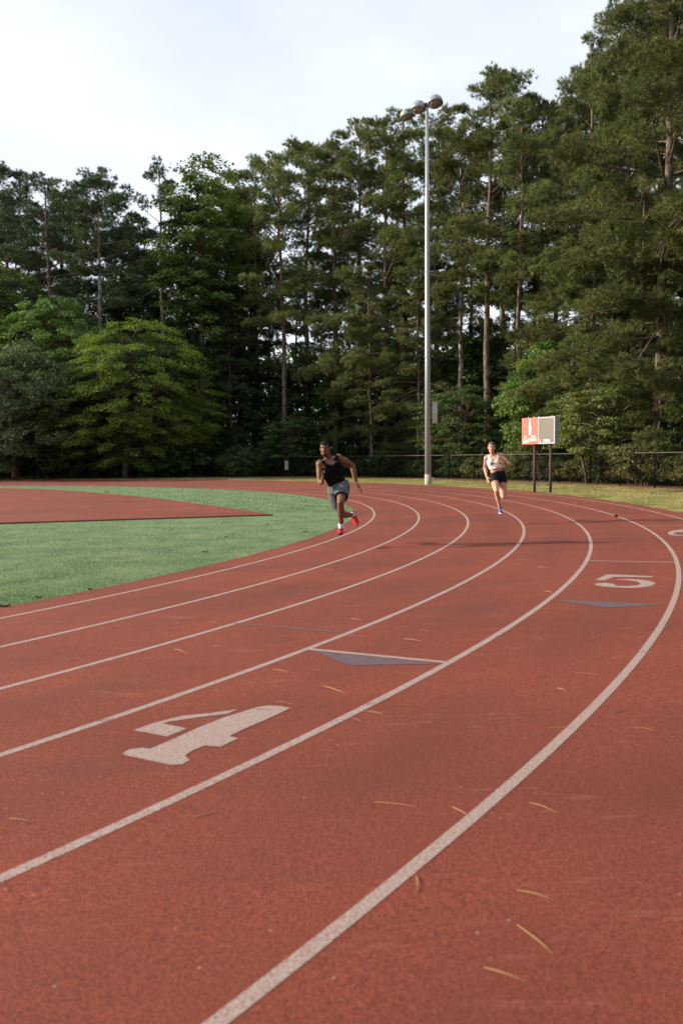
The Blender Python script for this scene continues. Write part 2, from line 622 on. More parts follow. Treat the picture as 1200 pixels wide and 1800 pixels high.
inf = lambda x, y: (np.hypot(np.maximum(x - CX, 0), y - CY) - R0 < -.50 + .07 * np.random.default_rng(len(x)).uniform(0, 1, len(x)) ** 2) & ~in_apron(x, y)
x, y = sample_field(330000, 7.0, 21, lambda v: -.47 * v - .6, 1.35, inf)
o = blades('turf_grass', x, y, .012, .032, .006, M['blade'], RNG)
tag(o, 'short green turf on the infield', 'grass')
x, y = sample_field(90000, 21, 46, lambda v: -.47 * v - .6, 1.2, inf)
o = blades('turf_grass', x, y, .03, .06, .014, M['blade'], RNG)
tag(o, 'short green turf in the far part of the infield', 'grass')
# verge outside the bend
t = RNG.uniform(-.25, 1.5, 230000); r = R0 + EDGE + .02 + 5.6 * RNG.uniform(0, 1, len(t)) ** 1.3
clump = np.sin(t * 60) * np.cos(r * 3.1) + RNG.uniform(-1, 1, len(t))
k = clump > -.45
o = blades('verge_grass', CX + r[k] * np.cos(t[k]), CY + r[k] * np.sin(t[k]), .02, .075, .012, M['blade_v'], RNG)
tag(o, 'dry yellow-green grass verge between track and fence', 'grass')

# ------------------------------------------------------------------ trees
def rot_z(v, a):
    c, s = math.cos(a), math.sin(a)
    return Vector((v.x * c - v.y * s, v.x * s + v.y * c, v.z))


def unit(a):
    return a / np.maximum(np.linalg.norm(a, axis=-1, keepdims=True), 1e-9)


def needles(C, A, rng, k, lmin, lmax, wid, spread=1.0):
    """k needle triangles round every tuft centre C along axis A."""
    n = len(C)
    d = unit(A[:, None, :] * .75 + rng.normal(0, 1, (n, k, 3)) * .62 * spread)
    l = rng.uniform(lmin, lmax, (n, k, 1))
    s = unit(np.cross(d, rng.normal(0, 1, (n, k, 3)))) * wid / 2
    b = C[:, None, :] + rng.normal(0, .03, (n, k, 3))
    V = np.stack([b - s, b + s, b + d * l], 2).reshape(-1, 3)
    return mesh_np('crown', V, np.arange(len(V)).reshape(-1, 3))


def make_pine(seed, H, base, rmax, nbr, droop, dens=1.0, k=20, shape=.6, trunk_r=.2, dead=10, matn='needle', mbk='bark', wid=.028, gaps=.12):
    rng = np.random.default_rng(seed)
    rd = random.Random(seed)
    mb = MB()
    wob = [Vector((0, 0, 0))]
    for i in range(1, 13):
        wob.append(wob[-1] * .9 + Vector((rd.gauss(0, .06), rd.gauss(0, .06), 0)) * (H / 22))
    tp = [wob[i] + Vector((0, 0, H * .985 * i / 12 - (.4 if i == 0 else 0))) for i in range(13)]
    tr = [trunk_r * (1.25 if i == 0 else 1) * (1 - i / 12.6) ** .75 + .015 for i in range(13)]
    mb.tube(tp, tr, 9)

    def on_trunk(z):
        q = min(max(z / (H * .985) * 12, 0), 11.999); i = int(q)
        return tp[i].lerp(tp[i + 1], q - i), tr[i] + (tr[i + 1] - tr[i]) * (q - i)
    C, A = [], []
    zb = H * base
    sect = [rd.uniform(0, 2 * PI) for _ in range(6)]
    for i in range(nbr):
        t = ((i + rd.uniform(.1, .9)) / nbr) ** .92
        z = zb + (H * .975 - zb) * t
        prof = (1 - t ** 2.1) ** shape * (.60 + .40 * min(1, t / .25)) * (1 - .18 * t) + .06
        if rd.random() < gaps: continue
        Lb = rmax * prof * rd.uniform(.45, 1.25)
        az = i * 2.39996 + rd.gauss(0, .5)
        el = math.radians(droop + (56 - droop) * t ** 1.25) + rd.gauss(0, .20)
        d = Vector((math.cos(az) * math.cos(el), math.sin(az) * math.cos(el), math.sin(el)))
        p0, rt = on_trunk(z)
        sag = (-.28 if t < .45 else -.05) * rd.uniform(.5, 1.4) + (.10 if droop > 0 else 0)
        side = Vector((-math.sin(az), math.cos(az), 0)) * rd.gauss(0, .12)
        pts = [p0 + d * Lb * s + Vector((0, 0, sag * Lb * s * s)) + side * Lb * s * s + Vector((0, 0, .10 * Lb * max(0, s - .7))) for s in (0, .2, .45, .7, 1)]
        rb = min(.011 * Lb + .010, rt * .55)
        mb.tube(pts, [rb, rb * .85, rb * .65, rb * .42, .008], 4, False)
        m = int((2.4 + Lb * 1.4) * dens)
        ss = (0, .2, .45, .7, 1)
        for j in range(m):
            s = 1 - .78 * (rd.random() ** 1.25) if j else 1.0
            ii = 3
            for a_ in range(4):
                if ss[a_] <= s <= ss[a_ + 1]: ii = a_
            p = pts[ii].lerp(pts[ii + 1], (s - ss[ii]) / (ss[ii + 1] - ss[ii]))
            bd = (pts[ii + 1] - pts[ii]).normalized()
            sd_ = (1 if j % 2 else -1) * rd.uniform(.45, 1.3) if s < .97 else rd.gauss(0, .2)
            dd = (rot_z(bd, sd_) + Vector((0, 0, rd.uniform(-.05, .55)))).normalized()
            ll = (.30 * Lb * (1.1 - s) + .40) * rd.uniform(.6, 1.25)
            e = p + dd * ll
            mb.tube([p, p.lerp(e, .55) + Vector((0, 0, -.03)), e], [.016, .010, .004], 3, False)
            cr_ = rd.uniform(.34, .62) * (1.15 if Lb > 2 else .9)        # a puff of tufts round the twig's end
            nt_ = int(6 + 48 * cr_ * cr_ * rd.uniform(.8, 1.3))
            for _ in range(nt_):
                v = Vector((rd.gauss(0, 1), rd.gauss(0, 1), rd.gauss(.25, .8))).normalized()
                rr_ = cr_ * rd.random() ** .4
                c = e - dd * cr_ * .35 + Vector((v.x * rr_, v.y * rr_, v.z * rr_ * .62))
                C.append(tuple(c))
                A.append(tuple(v * .8 + dd * .3 + Vector((0, 0, .55))))
    for _ in range(14):                                           # leader at the top
        c, _r = on_trunk(H * rd.uniform(.955, 1.0))
        C.append((c.x + rd.gauss(0, .16), c.y + rd.gauss(0, .16), c.z + rd.uniform(0, .25))); A.append((rd.gauss(0, .3), rd.gauss(0, .3), 1))
    for i in range(dead):                                         # bare stubs and dead boughs below the crown
        z = H * rd.uniform(.16, max(.2, base + .12)); az = rd.uniform(0, 2 * PI); Lb = rd.uniform(.5, 2.4)
        p0, rt = on_trunk(z)
        d = Vector((math.cos(az), math.sin(az), rd.uniform(-.2, .6))).normalized()
        mid = p0 + d * Lb * .55 + Vector((0, 0, .1 * Lb))
        e = p0 + d * Lb + Vector((rd.gauss(0, .15), rd.gauss(0, .15), rd.uniform(-.5, .1) * Lb * .6))
        mb.tube([p0, mid, e], [.028, .018, .006], 4, False)
    C = np.array(C); A = unit(np.array(A))
    crown = needles(C, A, rng, k, .16, .27, wid)
    crown.materials.append(M[matn])
    trunk = mb.mesh('trunk', True)
    trunk.materials.append(M[mbk])
    return dict(H=float(np.percentile(C[:, 2], 99.8)) + .15, trunk=trunk, crown=crown)


def leaf_mesh(C, Nrm, D, rng, size, aspect=.55):
    """Rhombic leaves: centre, normal, long axis."""
    n = len(C)
    Nrm = unit(Nrm)
    D = unit(D - Nrm * (D * Nrm).sum(1, keepdims=True))
    S = np.cross(Nrm, D)
    l = size * rng.uniform(.65, 1.3, (n, 1))
    b = C - D * l * .5
    V = np.stack([b, C - D * l * .02 + S * l * aspect * .5 + Nrm * l * .06, C + D * l * .5 - Nrm * l * .10, C - D * l * .02 - S * l * aspect * .5 + Nrm * l * .06], 1).reshape(-1, 3)
    Fq = np.arange(4 * n).reshape(-1, 4)
    return mesh_np('crown', V, np.concatenate([Fq[:, [0, 1, 2]], Fq[:, [0, 2, 3]]]))


def make_broad(seed, H, rx, z_lo, npad, nleaf, size, matn, mbk='bark_leaf', pad=(.75, .22), tilt=.25, stems=1, trunk_r=.16, top=1.0, flat=.8, aspect=.55, shell=.55, lumps=7, hole=.0):
    """Tree or shrub whose crown is a cloud of leaf pads on limbs."""
    rng = np.random.default_rng(seed)
    rd = random.Random(seed)
    mb = MB()
    zc, hz = (H + z_lo) / 2, (H - z_lo) / 2
    lump = [(rng.normal(0, 1, 3), rng.uniform(.75, 1.22)) for _ in range(lumps)]
    lump = [(v / np.linalg.norm(v), s) for v, s in lump]
    st = []
    for s_ in range(stems):
        a = 2 * PI * s_ / max(1, stems) + rd.random()
        off = Vector((math.cos(a), math.sin(a), 0)) * (0 if stems == 1 else .25)
        lean = Vector((math.cos(a), math.sin(a), 0)) * (0 if stems == 1 else rx * .35)
        hh = H * (.86 if stems == 1 else rd.uniform(.55, .8))
        pts = [off + lean * (i / 7) ** 1.3 + Vector((rd.gauss(0, .05), rd.gauss(0, .05), hh * i / 7 - (.3 if i == 0 else 0))) for i in range(8)]
        rr = [trunk_r / stems ** .5 * (1 - i / 7.6) ** .8 + .012 for i in range(8)]
        mb.tube(pts, rr, 8)
        st.append((pts, hh))
    C, Nn, D = [], [], []
    for i in range(npad):
        v = rng.normal(0, 1, 3); v /= np.linalg.norm(v)
        rad = shell + (1 - shell) * rng.random() ** .55
        sc = 1.0
        for lv, ls in lump:
            c = max(0, float(v @ lv)); sc *= 1 + (ls - 1) * c ** 3
        rad *= sc
        zz = zc + hz * v[2] * rad
        taper = 1.0 if v[2] < 0 else (1 - (1 - top) * max(0, v[2]))
        p = Vector((rx * v[0] * rad * taper, rx * v[1] * rad * taper, max(zz, z_lo * .6 + .15)))
        if hole and rng.random() < hole: continue
        pts, hh = st[i % len(st)]
        q = min(max((p.z - .35 * math.hypot(p.x, p.y)) / hh, .18), .97) * 7
        a = pts[int(q)].lerp(pts[min(7, int(q) + 1)], q - int(q))
        mid = a.lerp(p, .5) + Vector((rd.gauss(0, .1), rd.gauss(0, .1), .08 * (p - a).length))
        if i % 2 == 0: mb.tube([a, mid, p], [.02 + .006 * (p - a).length, .018, .006], 4, False)
        outw = np.array([p.x, p.y, 0.0]); no = np.linalg.norm(outw); outw = outw / no if no > .05 else np.array([1., 0, 0])
        m = int(nleaf * rng.uniform(.6, 1.4))
        pr = pad[0] * rng.uniform(.65, 1.3)
        q2 = rng.normal(0, 1, (m, 3)); q2 /= np.linalg.norm(q2, axis=1, keepdims=True); q2 *= rng.uniform(.1, 1, (m, 1)) ** .5
        side = np.array([-outw[1], outw[0], 0])
        loc = outw * (q2[:, :1] * pr * 1.25) + side * (q2[:, 1:2] * pr * .8)
        loc[:, 2] += q2[:, 2] * pad[1] - tilt * q2[:, 0] * pr
        C.append(np.array(p) + loc)
        nn = np.array([0, 0, flat]) + outw * .35 + rng.normal(0, .42, (m, 3))
        Nn.append(nn)
        D.append(outw * .6 + np.array([0, 0, -.35]) + rng.normal(0, .6, (m, 3)))
    crown = leaf_mesh(np.concatenate(C), np.concatenate(Nn), np.concatenate(D), rng, size, aspect)
    crown.materials.append(M[matn])
    trunk = mb.mesh('trunk', True)
    trunk.materials.append(M[mbk])
    return dict(H=H, trunk=trunk, crown=crown)


def plant(kind, var, x, y, h, yaw, label, cat='tree', group=None, wide=1.0, crown_mat=None, bark_mat=None):
    o = empty(kind, (x, y, gz(x, y)), yaw)
    s = h / var['H']
    o.scale = (s * wide, s * wide, s)
    tag(o, label, cat, group)
    t = link('trunk' if cat != 'shrub' else 'stem', var['trunk'], None, o)
    c = link('crown' if cat != 'shrub' else 'foliage', var['crown'], None, o)
    for ob, mt in ((t, bark_mat), (c, crown_mat)):
        if mt is not None:
            ob.material_slots[0].link = 'OBJECT'
            ob.material_slots[0].material = M[mt]
    return o


PV = {
    'tall': make_pine(11, 24, .48, 3.9, 46, 2, 1.0, 17, shape=.5, gaps=.2),
    'tall2': make_pine(12, 24, .42, 4.2, 46, 0, 1.0, 17, mbk='bark_pale', shape=.42, gaps=.2),
    'full': make_pine(13, 24, .32, 4.2, 54, -4, 1., 17, shape=.5, gaps=.2),
    'full2': make_pine(14, 24, .27, 4.0, 56, -8, 1., 17, shape=.55, gaps=.2),
    'low': make_pine(15, 22, .12, 4.4, 66, -16, 1., 17, shape=.62),
    'low2': make_pine(16, 22, .15, 4.7, 66, -14, 1., 17, shape=.55),
    'slim': make_pine(17, 24, .55, 3.2, 34, 8, .8, 16, mbk='bark_pale', shape=.45, gaps=.2),
    'near': make_pine(18, 24, .14, 5.2, 84, -10, 1.2, 19, shape=.45, dead=5, gaps=.18, wid=.023, trunk_r=.24),
}
BV = {
    'lime': make_broad(31, 11, 4.7, .3, 520, 115, .135, 'lime', pad=(.62, .20), tilt=.45, trunk_r=.17, flat=.7, aspect=.5, shell=.45, lumps=12),
    'grey': make_broad(32, 10, 4.4, .2, 330, 95, .20, 'grey_leaf', pad=(.7, .34), tilt=.4, trunk_r=.2, flat=.5, aspect=.42, shell=.5),
    'round': make_broad(33, 14, 4.4, 1.0, 330, 95, .21, 'tulip', pad=(.75, .3), tilt=.25, trunk_r=.2, shell=.45),
    'tulip': make_broad(34, 24, 2.9, 9.0, 330, 90, .23, 'tulip', pad=(.7, .32), tilt=.2, trunk_r=.22, shell=.25, top=.7, hole=.12),
    'dogwood': make_broad(35, 5, 2.7, 1.0, 130, 80, .15, 'dogwood', pad=(.62, .10), tilt=.15, trunk_r=.09, flat=1.1, shell=.35, stems=2),
    'gum': make_broad(36, 8, 2.6, .6, 170, 85, .19, 'tulip', pad=(.55, .25), tilt=.25, trunk_r=.11, shell=.4),
    'bush': make_broad(37, 1.7, 1.15, .05, 95, 60, .095, 'bush', pad=(.30, .14), tilt=.2, stems=5, trunk_r=.04, shell=.5, aspect=.6, flat=.5),
    'bush2': make_broad(38, 2.0, 1.3, .05, 100, 60, .12, 'dark_leaf', pad=(.34, .15), tilt=.25, stems=4, trunk_r=.04, shell=.5, aspect=.6, flat=.6),
}
rd = random.Random(5)


def X(px, Y): return (px - 600) / F * Y


def tree_at(kind, var, px, Y, top, label, cat='tree', group=None, wide=1.0, yaw=None, **kw):
    x = X(px, Y)
    h = at(px, top, Y).z - gz(x, Y)
    return plant(kind, var, x, Y, h, rd.uniform(0, 2 * PI) if yaw is None else yaw, label, cat, group, wide, **kw)


G1 = 'tall pines along the edge of the wood'
for v, px, Y, top, lab, mat, wd in [
    ('full', 14, 66, 266, 'dark tall pine at the left end of the treeline, cut by the picture edge', 'needle_b', 1),
    ('full2', 62, 70, 318, 'dark pine squeezed between the leftmost two tall pines', 'needle_b', 1),
    ('tall', 99, 62, 305, 'dark pine with a bare lower trunk rising over the dark round broadleaf tree', 'needle_b', 1.1),
    ('full2', 146, 70, 335, 'dark pine filling the gap left of the tall pine over the lime tree', 'needle_b', 1),
    ('tall2', 184, 61, 296, 'tall dark pine standing straight above the lime green tree', 'needle_b', 1.1),
    ('full', 238, 67, 372, 'shorter dark pine left of the slim see-through pine', 'needle_b', 1),
    ('full2', 28, 73, 334, 'dark pine top low between the pines at the left end of the treeline', 'needle_b', 1.1),
    ('full', 124, 73, 335, 'dark pine top just right of the pine with the bare lower trunk', 'needle_b', 1.1),
    ('full2', 213, 71, 338, 'dark pine top just right of the tall pine over the lime tree', 'needle_b', 1.1),
    ('full', 268, 75, 385, 'dark pine low behind the slim see-through pine', 'needle_b', 1.1),
    ('slim', 296, 62, 284, 'slim pine with pale bare trunk and airy crown, left of the tall leafy tree', 'needle_b', 1),
    ('full', 455, 66, 272, 'pine just right of the tall leafy tree, crown high and rounded', 'needle', 1),
    ('low', 409, 62, 500, 'shorter shaded pine with straight thin trunk above the dark round bush', 'needle_b', .8),
    ('full', 434, 64, 470, 'shaded pine with the second thin trunk above the dark bush', 'needle_b', .7),
    ('tall', 446, 67, 380, 'shaded pine with a slender trunk behind the two thin trunks above the dark bush', 'needle_b', .8),
    ('tall', 501, 60, 262, 'tall pine with thick dark trunk above the dark layered dogwood', 'needle', 1.05),
    ('tall2', 545, 69, 243, 'pine standing behind, its crown between the thick dark trunk and the pale spotted trunk', 'needle', 1.1),
    ('full', 593, 59.5, 240, 'tall pine with pale spotted trunk right behind the running man', 'needle', 1.1),
    ('tall', 637, 66, 216, 'high pine crown between the pale spotted trunk and the light pole', 'needle', 1.15),
    ('low2', 681, 57, 206, 'leaning pine with long drooping boughs left of the light pole', 'needle', 1.0),
    ('low', 655, 55, 470, 'younger pine with boughs hanging low left of the light pole', 'needle', 1.15),
    ('full2', 716, 61, 192, 'tall pine with crown top right behind the pole lamps', 'needle', 1.1),
    ('low2', 735, 52.5, 450, 'bushy younger pine hanging its boughs behind the light pole', 'needle', 1.0),
    ('tall', 770, 60, 200, 'pine whose crown rises just right of the pole lamps', 'needle', 1.1),
    ('tall2', 808, 52, 215, 'pine with crooked dark trunk between the light pole and the stoutest trunk', 'needle', 1.0),
    ('tall', 857, 48.5, 150, 'pine with the stoutest clear trunk, behind the running woman', 'needle', 1.15),
    ('tall2', 884, 56, 116, 'highest pine crown left of the big right-hand pines, poking above its neighbours', 'needle', 1.05),
    ('tall', 912, 46.5, 180, 'pine with straight bare trunk just left of the scoreboard', 'needle', 1.0),
    ('full', 948, 55, 168, 'pine seen in the gap between the highest crown and the near right-hand pines', 'needle', 1.1),
    ('near', 1030, 45, 60, 'big pine with dense crown rising above the scoreboard', 'needle', .8),
    ('low2', 1042, 41, 300, 'pine with dense boughs down to the pale dogwood', 'needle', 1.1),
    ('near', 1100, 42, -10, 'huge dark pine behind the dogwood, its crown reaching the top of the picture', 'needle', .85),
    ('near', 1160, 36.5, -120, 'huge near pine with reddish trunk showing above the fence at the right edge', 'needle', 1.15),
    ('low', 1118, 37.5, 270, 'pine with low drooping boughs between the dogwood and the right edge', 'needle', 1.1),
    ('low2', 1212, 35, 330, 'low bushy pine cut by the right edge of the picture', 'needle', 1.1),
    ('near', 1245, 40, -160, 'tall pine mostly outside the right edge of the picture', 'needle', 1.1),
]:
    tree_at('pine_tree', PV[v], px, Y, top, lab, 'pine tree', G1, wd, crown_mat=mat)

# deeper rows
GB = 'pines deep in the wood'
for i, (px, Y, top) in enumerate([(-40, 78, 330), (40, 80, 380), (118, 80, 390), (205, 79, 400), (268, 80, 440), (330, 76, 430), (385, 75, 420), (425, 76, 330), (478, 76, 430), (525, 78, 460),
                                  (570, 77, 540), (615, 78, 410), (660, 74, 560), (700, 73, 300), (735, 72, 520), (790, 70, 540), (828, 66, 300), (866, 66, 560), (905, 64, 400), (935, 62, 260),
                                  (975, 58, 180), (1020, 55, 140), (1060, 56, 90), (1110, 52, 60), (1150, 50, 20), (1195, 50, 0), (-90, 70, 300)]):
    tree_at('pine_tree', PV[['tall', 'full', 'full2', 'tall2'][i % 4]], px, Y, top, 'pine deep in the wood behind the front row, mostly hidden by nearer crowns', 'pine tree', GB, 1.05,
            crown_mat='needle_b' if px < 440 else 'needle')

# and behind the camera, where the same wood shuts off part of the sky
for i, (a, r, h) in enumerate([(-34, 15, 22), (-41, 14.5, 24), (-48, 16, 23), (-55, 15, 25), (-63, 15.5, 23), (-72, 15, 24), (-82, 16, 23), (-38, 20, 25), (-52, 21, 25), (-67, 20, 25), (-26, 17, 22), (-44, 18, 24), (-51.5, 18, 25), (-59, 18, 25), (-75, 19, 24), (-90, 17, 24), (-31, 19, 23)]):
    a = math.radians(a)
    plant('pine_tree', PV[['low', 'full', 'low2', 'full2'][i % 4]], CX + (R0 + r) * math.cos(a), CY + (R0 + r) * math.sin(a), h, rd.uniform(0, 6), 'pine of the same wood standing behind the camera', 'pine tree', 'pines behind the camera', 1.15)

for i, (x, y, h, lab) in enumerate([(18.6, 27, 25, 'pine next to the right edge of the picture, just out of view'), (20.5, 34, 26, 'pine behind the nearest pine out of view on the right'),
                                    (19.2, 20, 24, 'pine level with the near bend, out of view on the right'), (18.4, 12, 25, 'pine beside the camera on the right, out of view')]):
    plant('pine_tree', PV[['near', 'full', 'low2', 'full2'][i]], x, y, h, rd.uniform(0, 6), lab, 'pine tree', 'pines beyond the right edge', 1.0)

# the wood goes on round the bend beyond the left of the picture
GL = 'pines further along the wood'
for i, (x, y, h) in enumerate([(-42, 62, 23), (-50, 60, 25), (-58, 58, 23), (-66, 59, 24), (-46, 67, 25), (-37, 68, 24), (-74, 58, 24)]):
    plant('pine_tree', PV[['full', 'low', 'full2', 'low2'][i % 4]], x, y, h, rd.uniform(0, 6), 'pine further along the wood, beyond the left edge of the picture', 'pine tree', GL, 1.15, crown_mat='needle_b')

tree_at('broadleaf_tree', BV['tulip'], 362, 62, 272, 'tall narrow leafy tree with bright green crown among the dark pines', 'tree', None, 1.25)
tree_at('broadleaf_tree', BV['tulip'], 405, 68, 300, 'leafy crown half hidden behind the tall narrow leafy tree', 'tree', None, 1.1)
tree_at('broadleaf_tree', BV['lime'], 222, 54.5, 556, 'wide lime green tree with layered sprays at the far edge of the track', 'tree', None, 1.2)
tree_at('broadleaf_tree', BV['lime'], 122, 56.5, 572, 'mid-green leafy tree merging with the left side of the wide lime green tree', 'tree', None, 1.15, crown_mat='tulip')
tree_at('broadleaf_tree', BV['grey'], 28, 53.5, 588, 'grey-green drooping tree at the left edge of the picture beside the far track', 'tree', None, 1.2)
tree_at('broadleaf_tree', BV['round'], 98, 58, 515, 'dark green round tree behind the lime green and grey-green trees', 'tree', None, 1.2)
tree_at('broadleaf_tree', BV['round'], 5, 63, 448, 'yellow-green tree top above the grey-green tree at the left edge', 'tree', None, .9, crown_mat='lime')
tree_at('broadleaf_tree', BV['round'], -75, 57, 560, 'broadleaf tree beyond the left edge of the picture', 'tree', None, 1.0)
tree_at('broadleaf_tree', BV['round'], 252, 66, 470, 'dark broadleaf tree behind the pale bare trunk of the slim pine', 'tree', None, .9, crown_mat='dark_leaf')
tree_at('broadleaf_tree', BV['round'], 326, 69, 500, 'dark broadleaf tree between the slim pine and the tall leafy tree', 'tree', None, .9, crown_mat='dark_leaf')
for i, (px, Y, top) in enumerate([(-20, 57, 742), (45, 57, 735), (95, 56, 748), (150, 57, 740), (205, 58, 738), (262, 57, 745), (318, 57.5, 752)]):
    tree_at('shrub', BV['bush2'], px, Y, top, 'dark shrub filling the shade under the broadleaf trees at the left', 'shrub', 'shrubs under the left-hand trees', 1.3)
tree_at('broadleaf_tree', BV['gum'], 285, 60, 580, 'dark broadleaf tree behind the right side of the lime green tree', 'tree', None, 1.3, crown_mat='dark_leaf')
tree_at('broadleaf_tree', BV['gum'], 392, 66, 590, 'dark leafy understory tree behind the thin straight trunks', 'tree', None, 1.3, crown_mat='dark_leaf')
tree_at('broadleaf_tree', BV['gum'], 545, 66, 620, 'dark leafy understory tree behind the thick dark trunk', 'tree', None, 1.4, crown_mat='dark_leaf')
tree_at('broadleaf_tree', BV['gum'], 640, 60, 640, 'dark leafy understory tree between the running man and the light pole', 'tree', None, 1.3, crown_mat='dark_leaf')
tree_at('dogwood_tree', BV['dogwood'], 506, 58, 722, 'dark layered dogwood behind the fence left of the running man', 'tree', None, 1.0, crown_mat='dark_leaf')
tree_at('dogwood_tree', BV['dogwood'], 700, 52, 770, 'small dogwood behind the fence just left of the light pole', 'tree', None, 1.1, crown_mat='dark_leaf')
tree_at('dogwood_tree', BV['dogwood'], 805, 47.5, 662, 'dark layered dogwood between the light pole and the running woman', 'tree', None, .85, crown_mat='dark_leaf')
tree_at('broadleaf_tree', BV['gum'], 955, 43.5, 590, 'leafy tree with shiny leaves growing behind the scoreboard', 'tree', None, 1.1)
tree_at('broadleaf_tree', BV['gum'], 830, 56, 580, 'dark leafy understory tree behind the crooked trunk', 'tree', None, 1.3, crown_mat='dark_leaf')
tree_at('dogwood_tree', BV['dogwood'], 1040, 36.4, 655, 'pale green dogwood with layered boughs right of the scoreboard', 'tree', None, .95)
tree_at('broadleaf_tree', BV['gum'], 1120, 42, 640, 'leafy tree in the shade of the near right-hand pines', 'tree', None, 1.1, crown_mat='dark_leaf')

# fence line (plan), shrubs follow it
FENCE = [(15.2, 10.0), (14.9, 20.0), (12.95, 29.4), (11.1, 36.2), (9.2, 40.6), (5.3, 47.6), (.1, 55.0), (-6.0, 56.8), (-11.0, 56.4), (-20, 57.2), (-34, 58.5)]


def along(dist):
    for (x0, y0), (x1, y1) in zip(FENCE, FENCE[1:]):
        d = math.hypot(x1 - x0, y1 - y0)
        if dist <= d: return x0 + (x1 - x0) * dist / d, y0 + (y1 - y0) * dist / d, (y0 - y1) / d, (x1 - x0) / d
        dist -= d
    return None


def outside(nx, ny):
    return (nx, ny) if nx + ny > 0 else (-nx, -ny)


GS = 'shrubs growing behind the chain link fence'
d = 9.0
i = 0
while True:
    q = along(d)
    if q is None or q[0] < -9: break
    nx, ny = outside(q[2], q[3])
    far = q[1] > 46
    off = rd.uniform(.9, 1.8)
    plant('shrub', BV['bush2' if far or i % 3 == 2 else 'bush'], q[0] + nx * off, q[1] + ny * off, rd.uniform(1.0, 1.5) if not far else rd.uniform(.8, 1.5), rd.uniform(0, 6),
          'shaded leafy shrub behind the far fence' if far else 'leafy shrub pressed against the back of the fence right of the light pole', 'shrub', GS, rd.uniform(1.1, 1.4))
    d += rd.uniform(.95, 1.5)
    i += 1
tree_at('shrub', BV['bush2'], 421, 55.3, 783, 'dark round bush on the near side of the fence below the thin trunks', 'shrub', None, 1.05)
tree_at('shrub', BV['bush'], 1130, 33.5, 772, 'tallest shrub showing above the fence near the right edge', 'shrub', None, 1.0)
tree_at('shrub', BV['bush'], 918, 42.6, 778, 'shrub showing above the fence beside the running woman', 'shrub', None, .9)

# bare dead sapling at the left
mb = MB()
mb.tube([(0, 0, -.2), (.05, 0, 2), (.1, 0, 3.4), (0, .05, 5.6), (-.3, .1, 6.9)], [.07, .06, .05, .03, .008], 6)
rr = random.Random(3)
for k in range(16):
    z = 2.6 + k * .27; a = rr.uniform(0, 2 * PI); l = rr.uniform(.8, 2.2)
    p = Vector((.05, 0, z)); e = p + Vector((math.cos(a) * l * .8, math.sin(a) * l * .8, l * .75))
    mb.tube([p, p.lerp(e, .5) + Vector((0, 0, -.12)), e], [.03, .02, .006], 4, False)
    for _ in range(3):
        f_ = p.lerp(e, rr.uniform(.4, .9)); g_ = f_ + Vector((rr.gauss(0, .4), rr.gauss(0, .4), rr.uniform(.1, .6)))
        mb.tube([f_, g_], [.012, .004], 3, False)
o = mb.build('bare_sapling', M['deadwood'], None, True)
o.location = (X(356, 58), 58, gz(X(356, 58), 58))
tag(o, 'leafless sapling with brown bare branches beside the lime green tree', 'tree')


# far undergrowth that reads as one dark mass
def leaf_mass(name, seed, nclump, nleaf, b0, b1, hfun, rad, size, mat, label):
    rg = np.random.default_rng(seed)
    ca = rg.uniform(-.45, 1.95, nclump); cb = rg.uniform(b0, b1, nclump)
    ch = hfun(cb, rg.uniform(0, 1, nclump))
    cr_ = rg.uniform(rad[0], rad[1], nclump)
    cl = rg.integers(0, nclump, nleaf)
    q = unit(rg.normal(0, 1, (nleaf, 3))) * rg.uniform(.15, 1, (nleaf, 1)) ** .4
    rr_ = R0 + cb[cl]
    over = np.maximum(ca[cl] - PI / 2, 0)
    aa = np.minimum(ca[cl], PI / 2)
    C = np.stack([CX + rr_ * np.cos(aa) - over * 80, CY + rr_ * np.sin(aa), ch[cl]], 1) + q * cr_[cl][:, None] * np.array([1.3, 1.3, .85])
    C[:, 2] = np.maximum(C[:, 2], .1)
    me = leaf_mesh(C, rg.normal(0, .5, (nleaf, 3)) + np.array([0, 0, .8]), rg.normal(0, 1, (nleaf, 3)), rg, size, .65)
    tag(link(name, me, M[mat]), label, 'undergrowth', kind='stuff')


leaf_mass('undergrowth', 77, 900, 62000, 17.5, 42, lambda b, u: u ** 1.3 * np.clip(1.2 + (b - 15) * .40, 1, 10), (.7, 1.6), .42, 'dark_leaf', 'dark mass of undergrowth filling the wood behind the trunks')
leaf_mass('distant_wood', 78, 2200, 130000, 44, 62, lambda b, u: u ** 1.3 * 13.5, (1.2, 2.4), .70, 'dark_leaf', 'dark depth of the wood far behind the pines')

# ------------------------------------------------------------------ chain link fence
FH = 1.40
fence = empty('chain_link_fence', (FENCE[0][0], FENCE[0][1], gz(*FENCE[0])))
tag(fence, 'black chain link fence with round posts running round the outside of the track', 'fence')
fence_o = Vector(fence.location)
TOT = sum(math.hypot(b[0] - a[0], b[1] - a[1]) for a, b in zip(FENCE, FENCE[1:]))
mb = MB()
mb.tube([(0, 0, -.05), (0, 0, FH + .01)], .032, 8)
mb.ellipsoid((0, 0, FH + .015), (.038, .038, .028), 8, 4)
post_me = mb.mesh('post', True)
post_me.materials.append(M['wire'])
d = 8.2
posts = []
while d < TOT - .1:
    q = along(d)
    o = link('post', post_me, None, fence)
    o.location = Vector((q[0], q[1], gz(q[0], q[1]))) - fence_o
    posts.append(q)
    d += 2.26
mb = MB()
pts = []
d = 0.0
while d < TOT - .05:
    q = along(d); pts.append(Vector((q[0], q[1], gz(q[0], q[1]) + FH - .02)) - fence_o); d += .75
mb.tube(pts, .022, 6)
mb.build('top_rail', M['rail'], fence, True)
mb = MB()
mb.tube([p - Vector((0, 0, FH - .09)) for p in pts], .006, 4)
mb.build('bottom_wire', M['black'], fence)
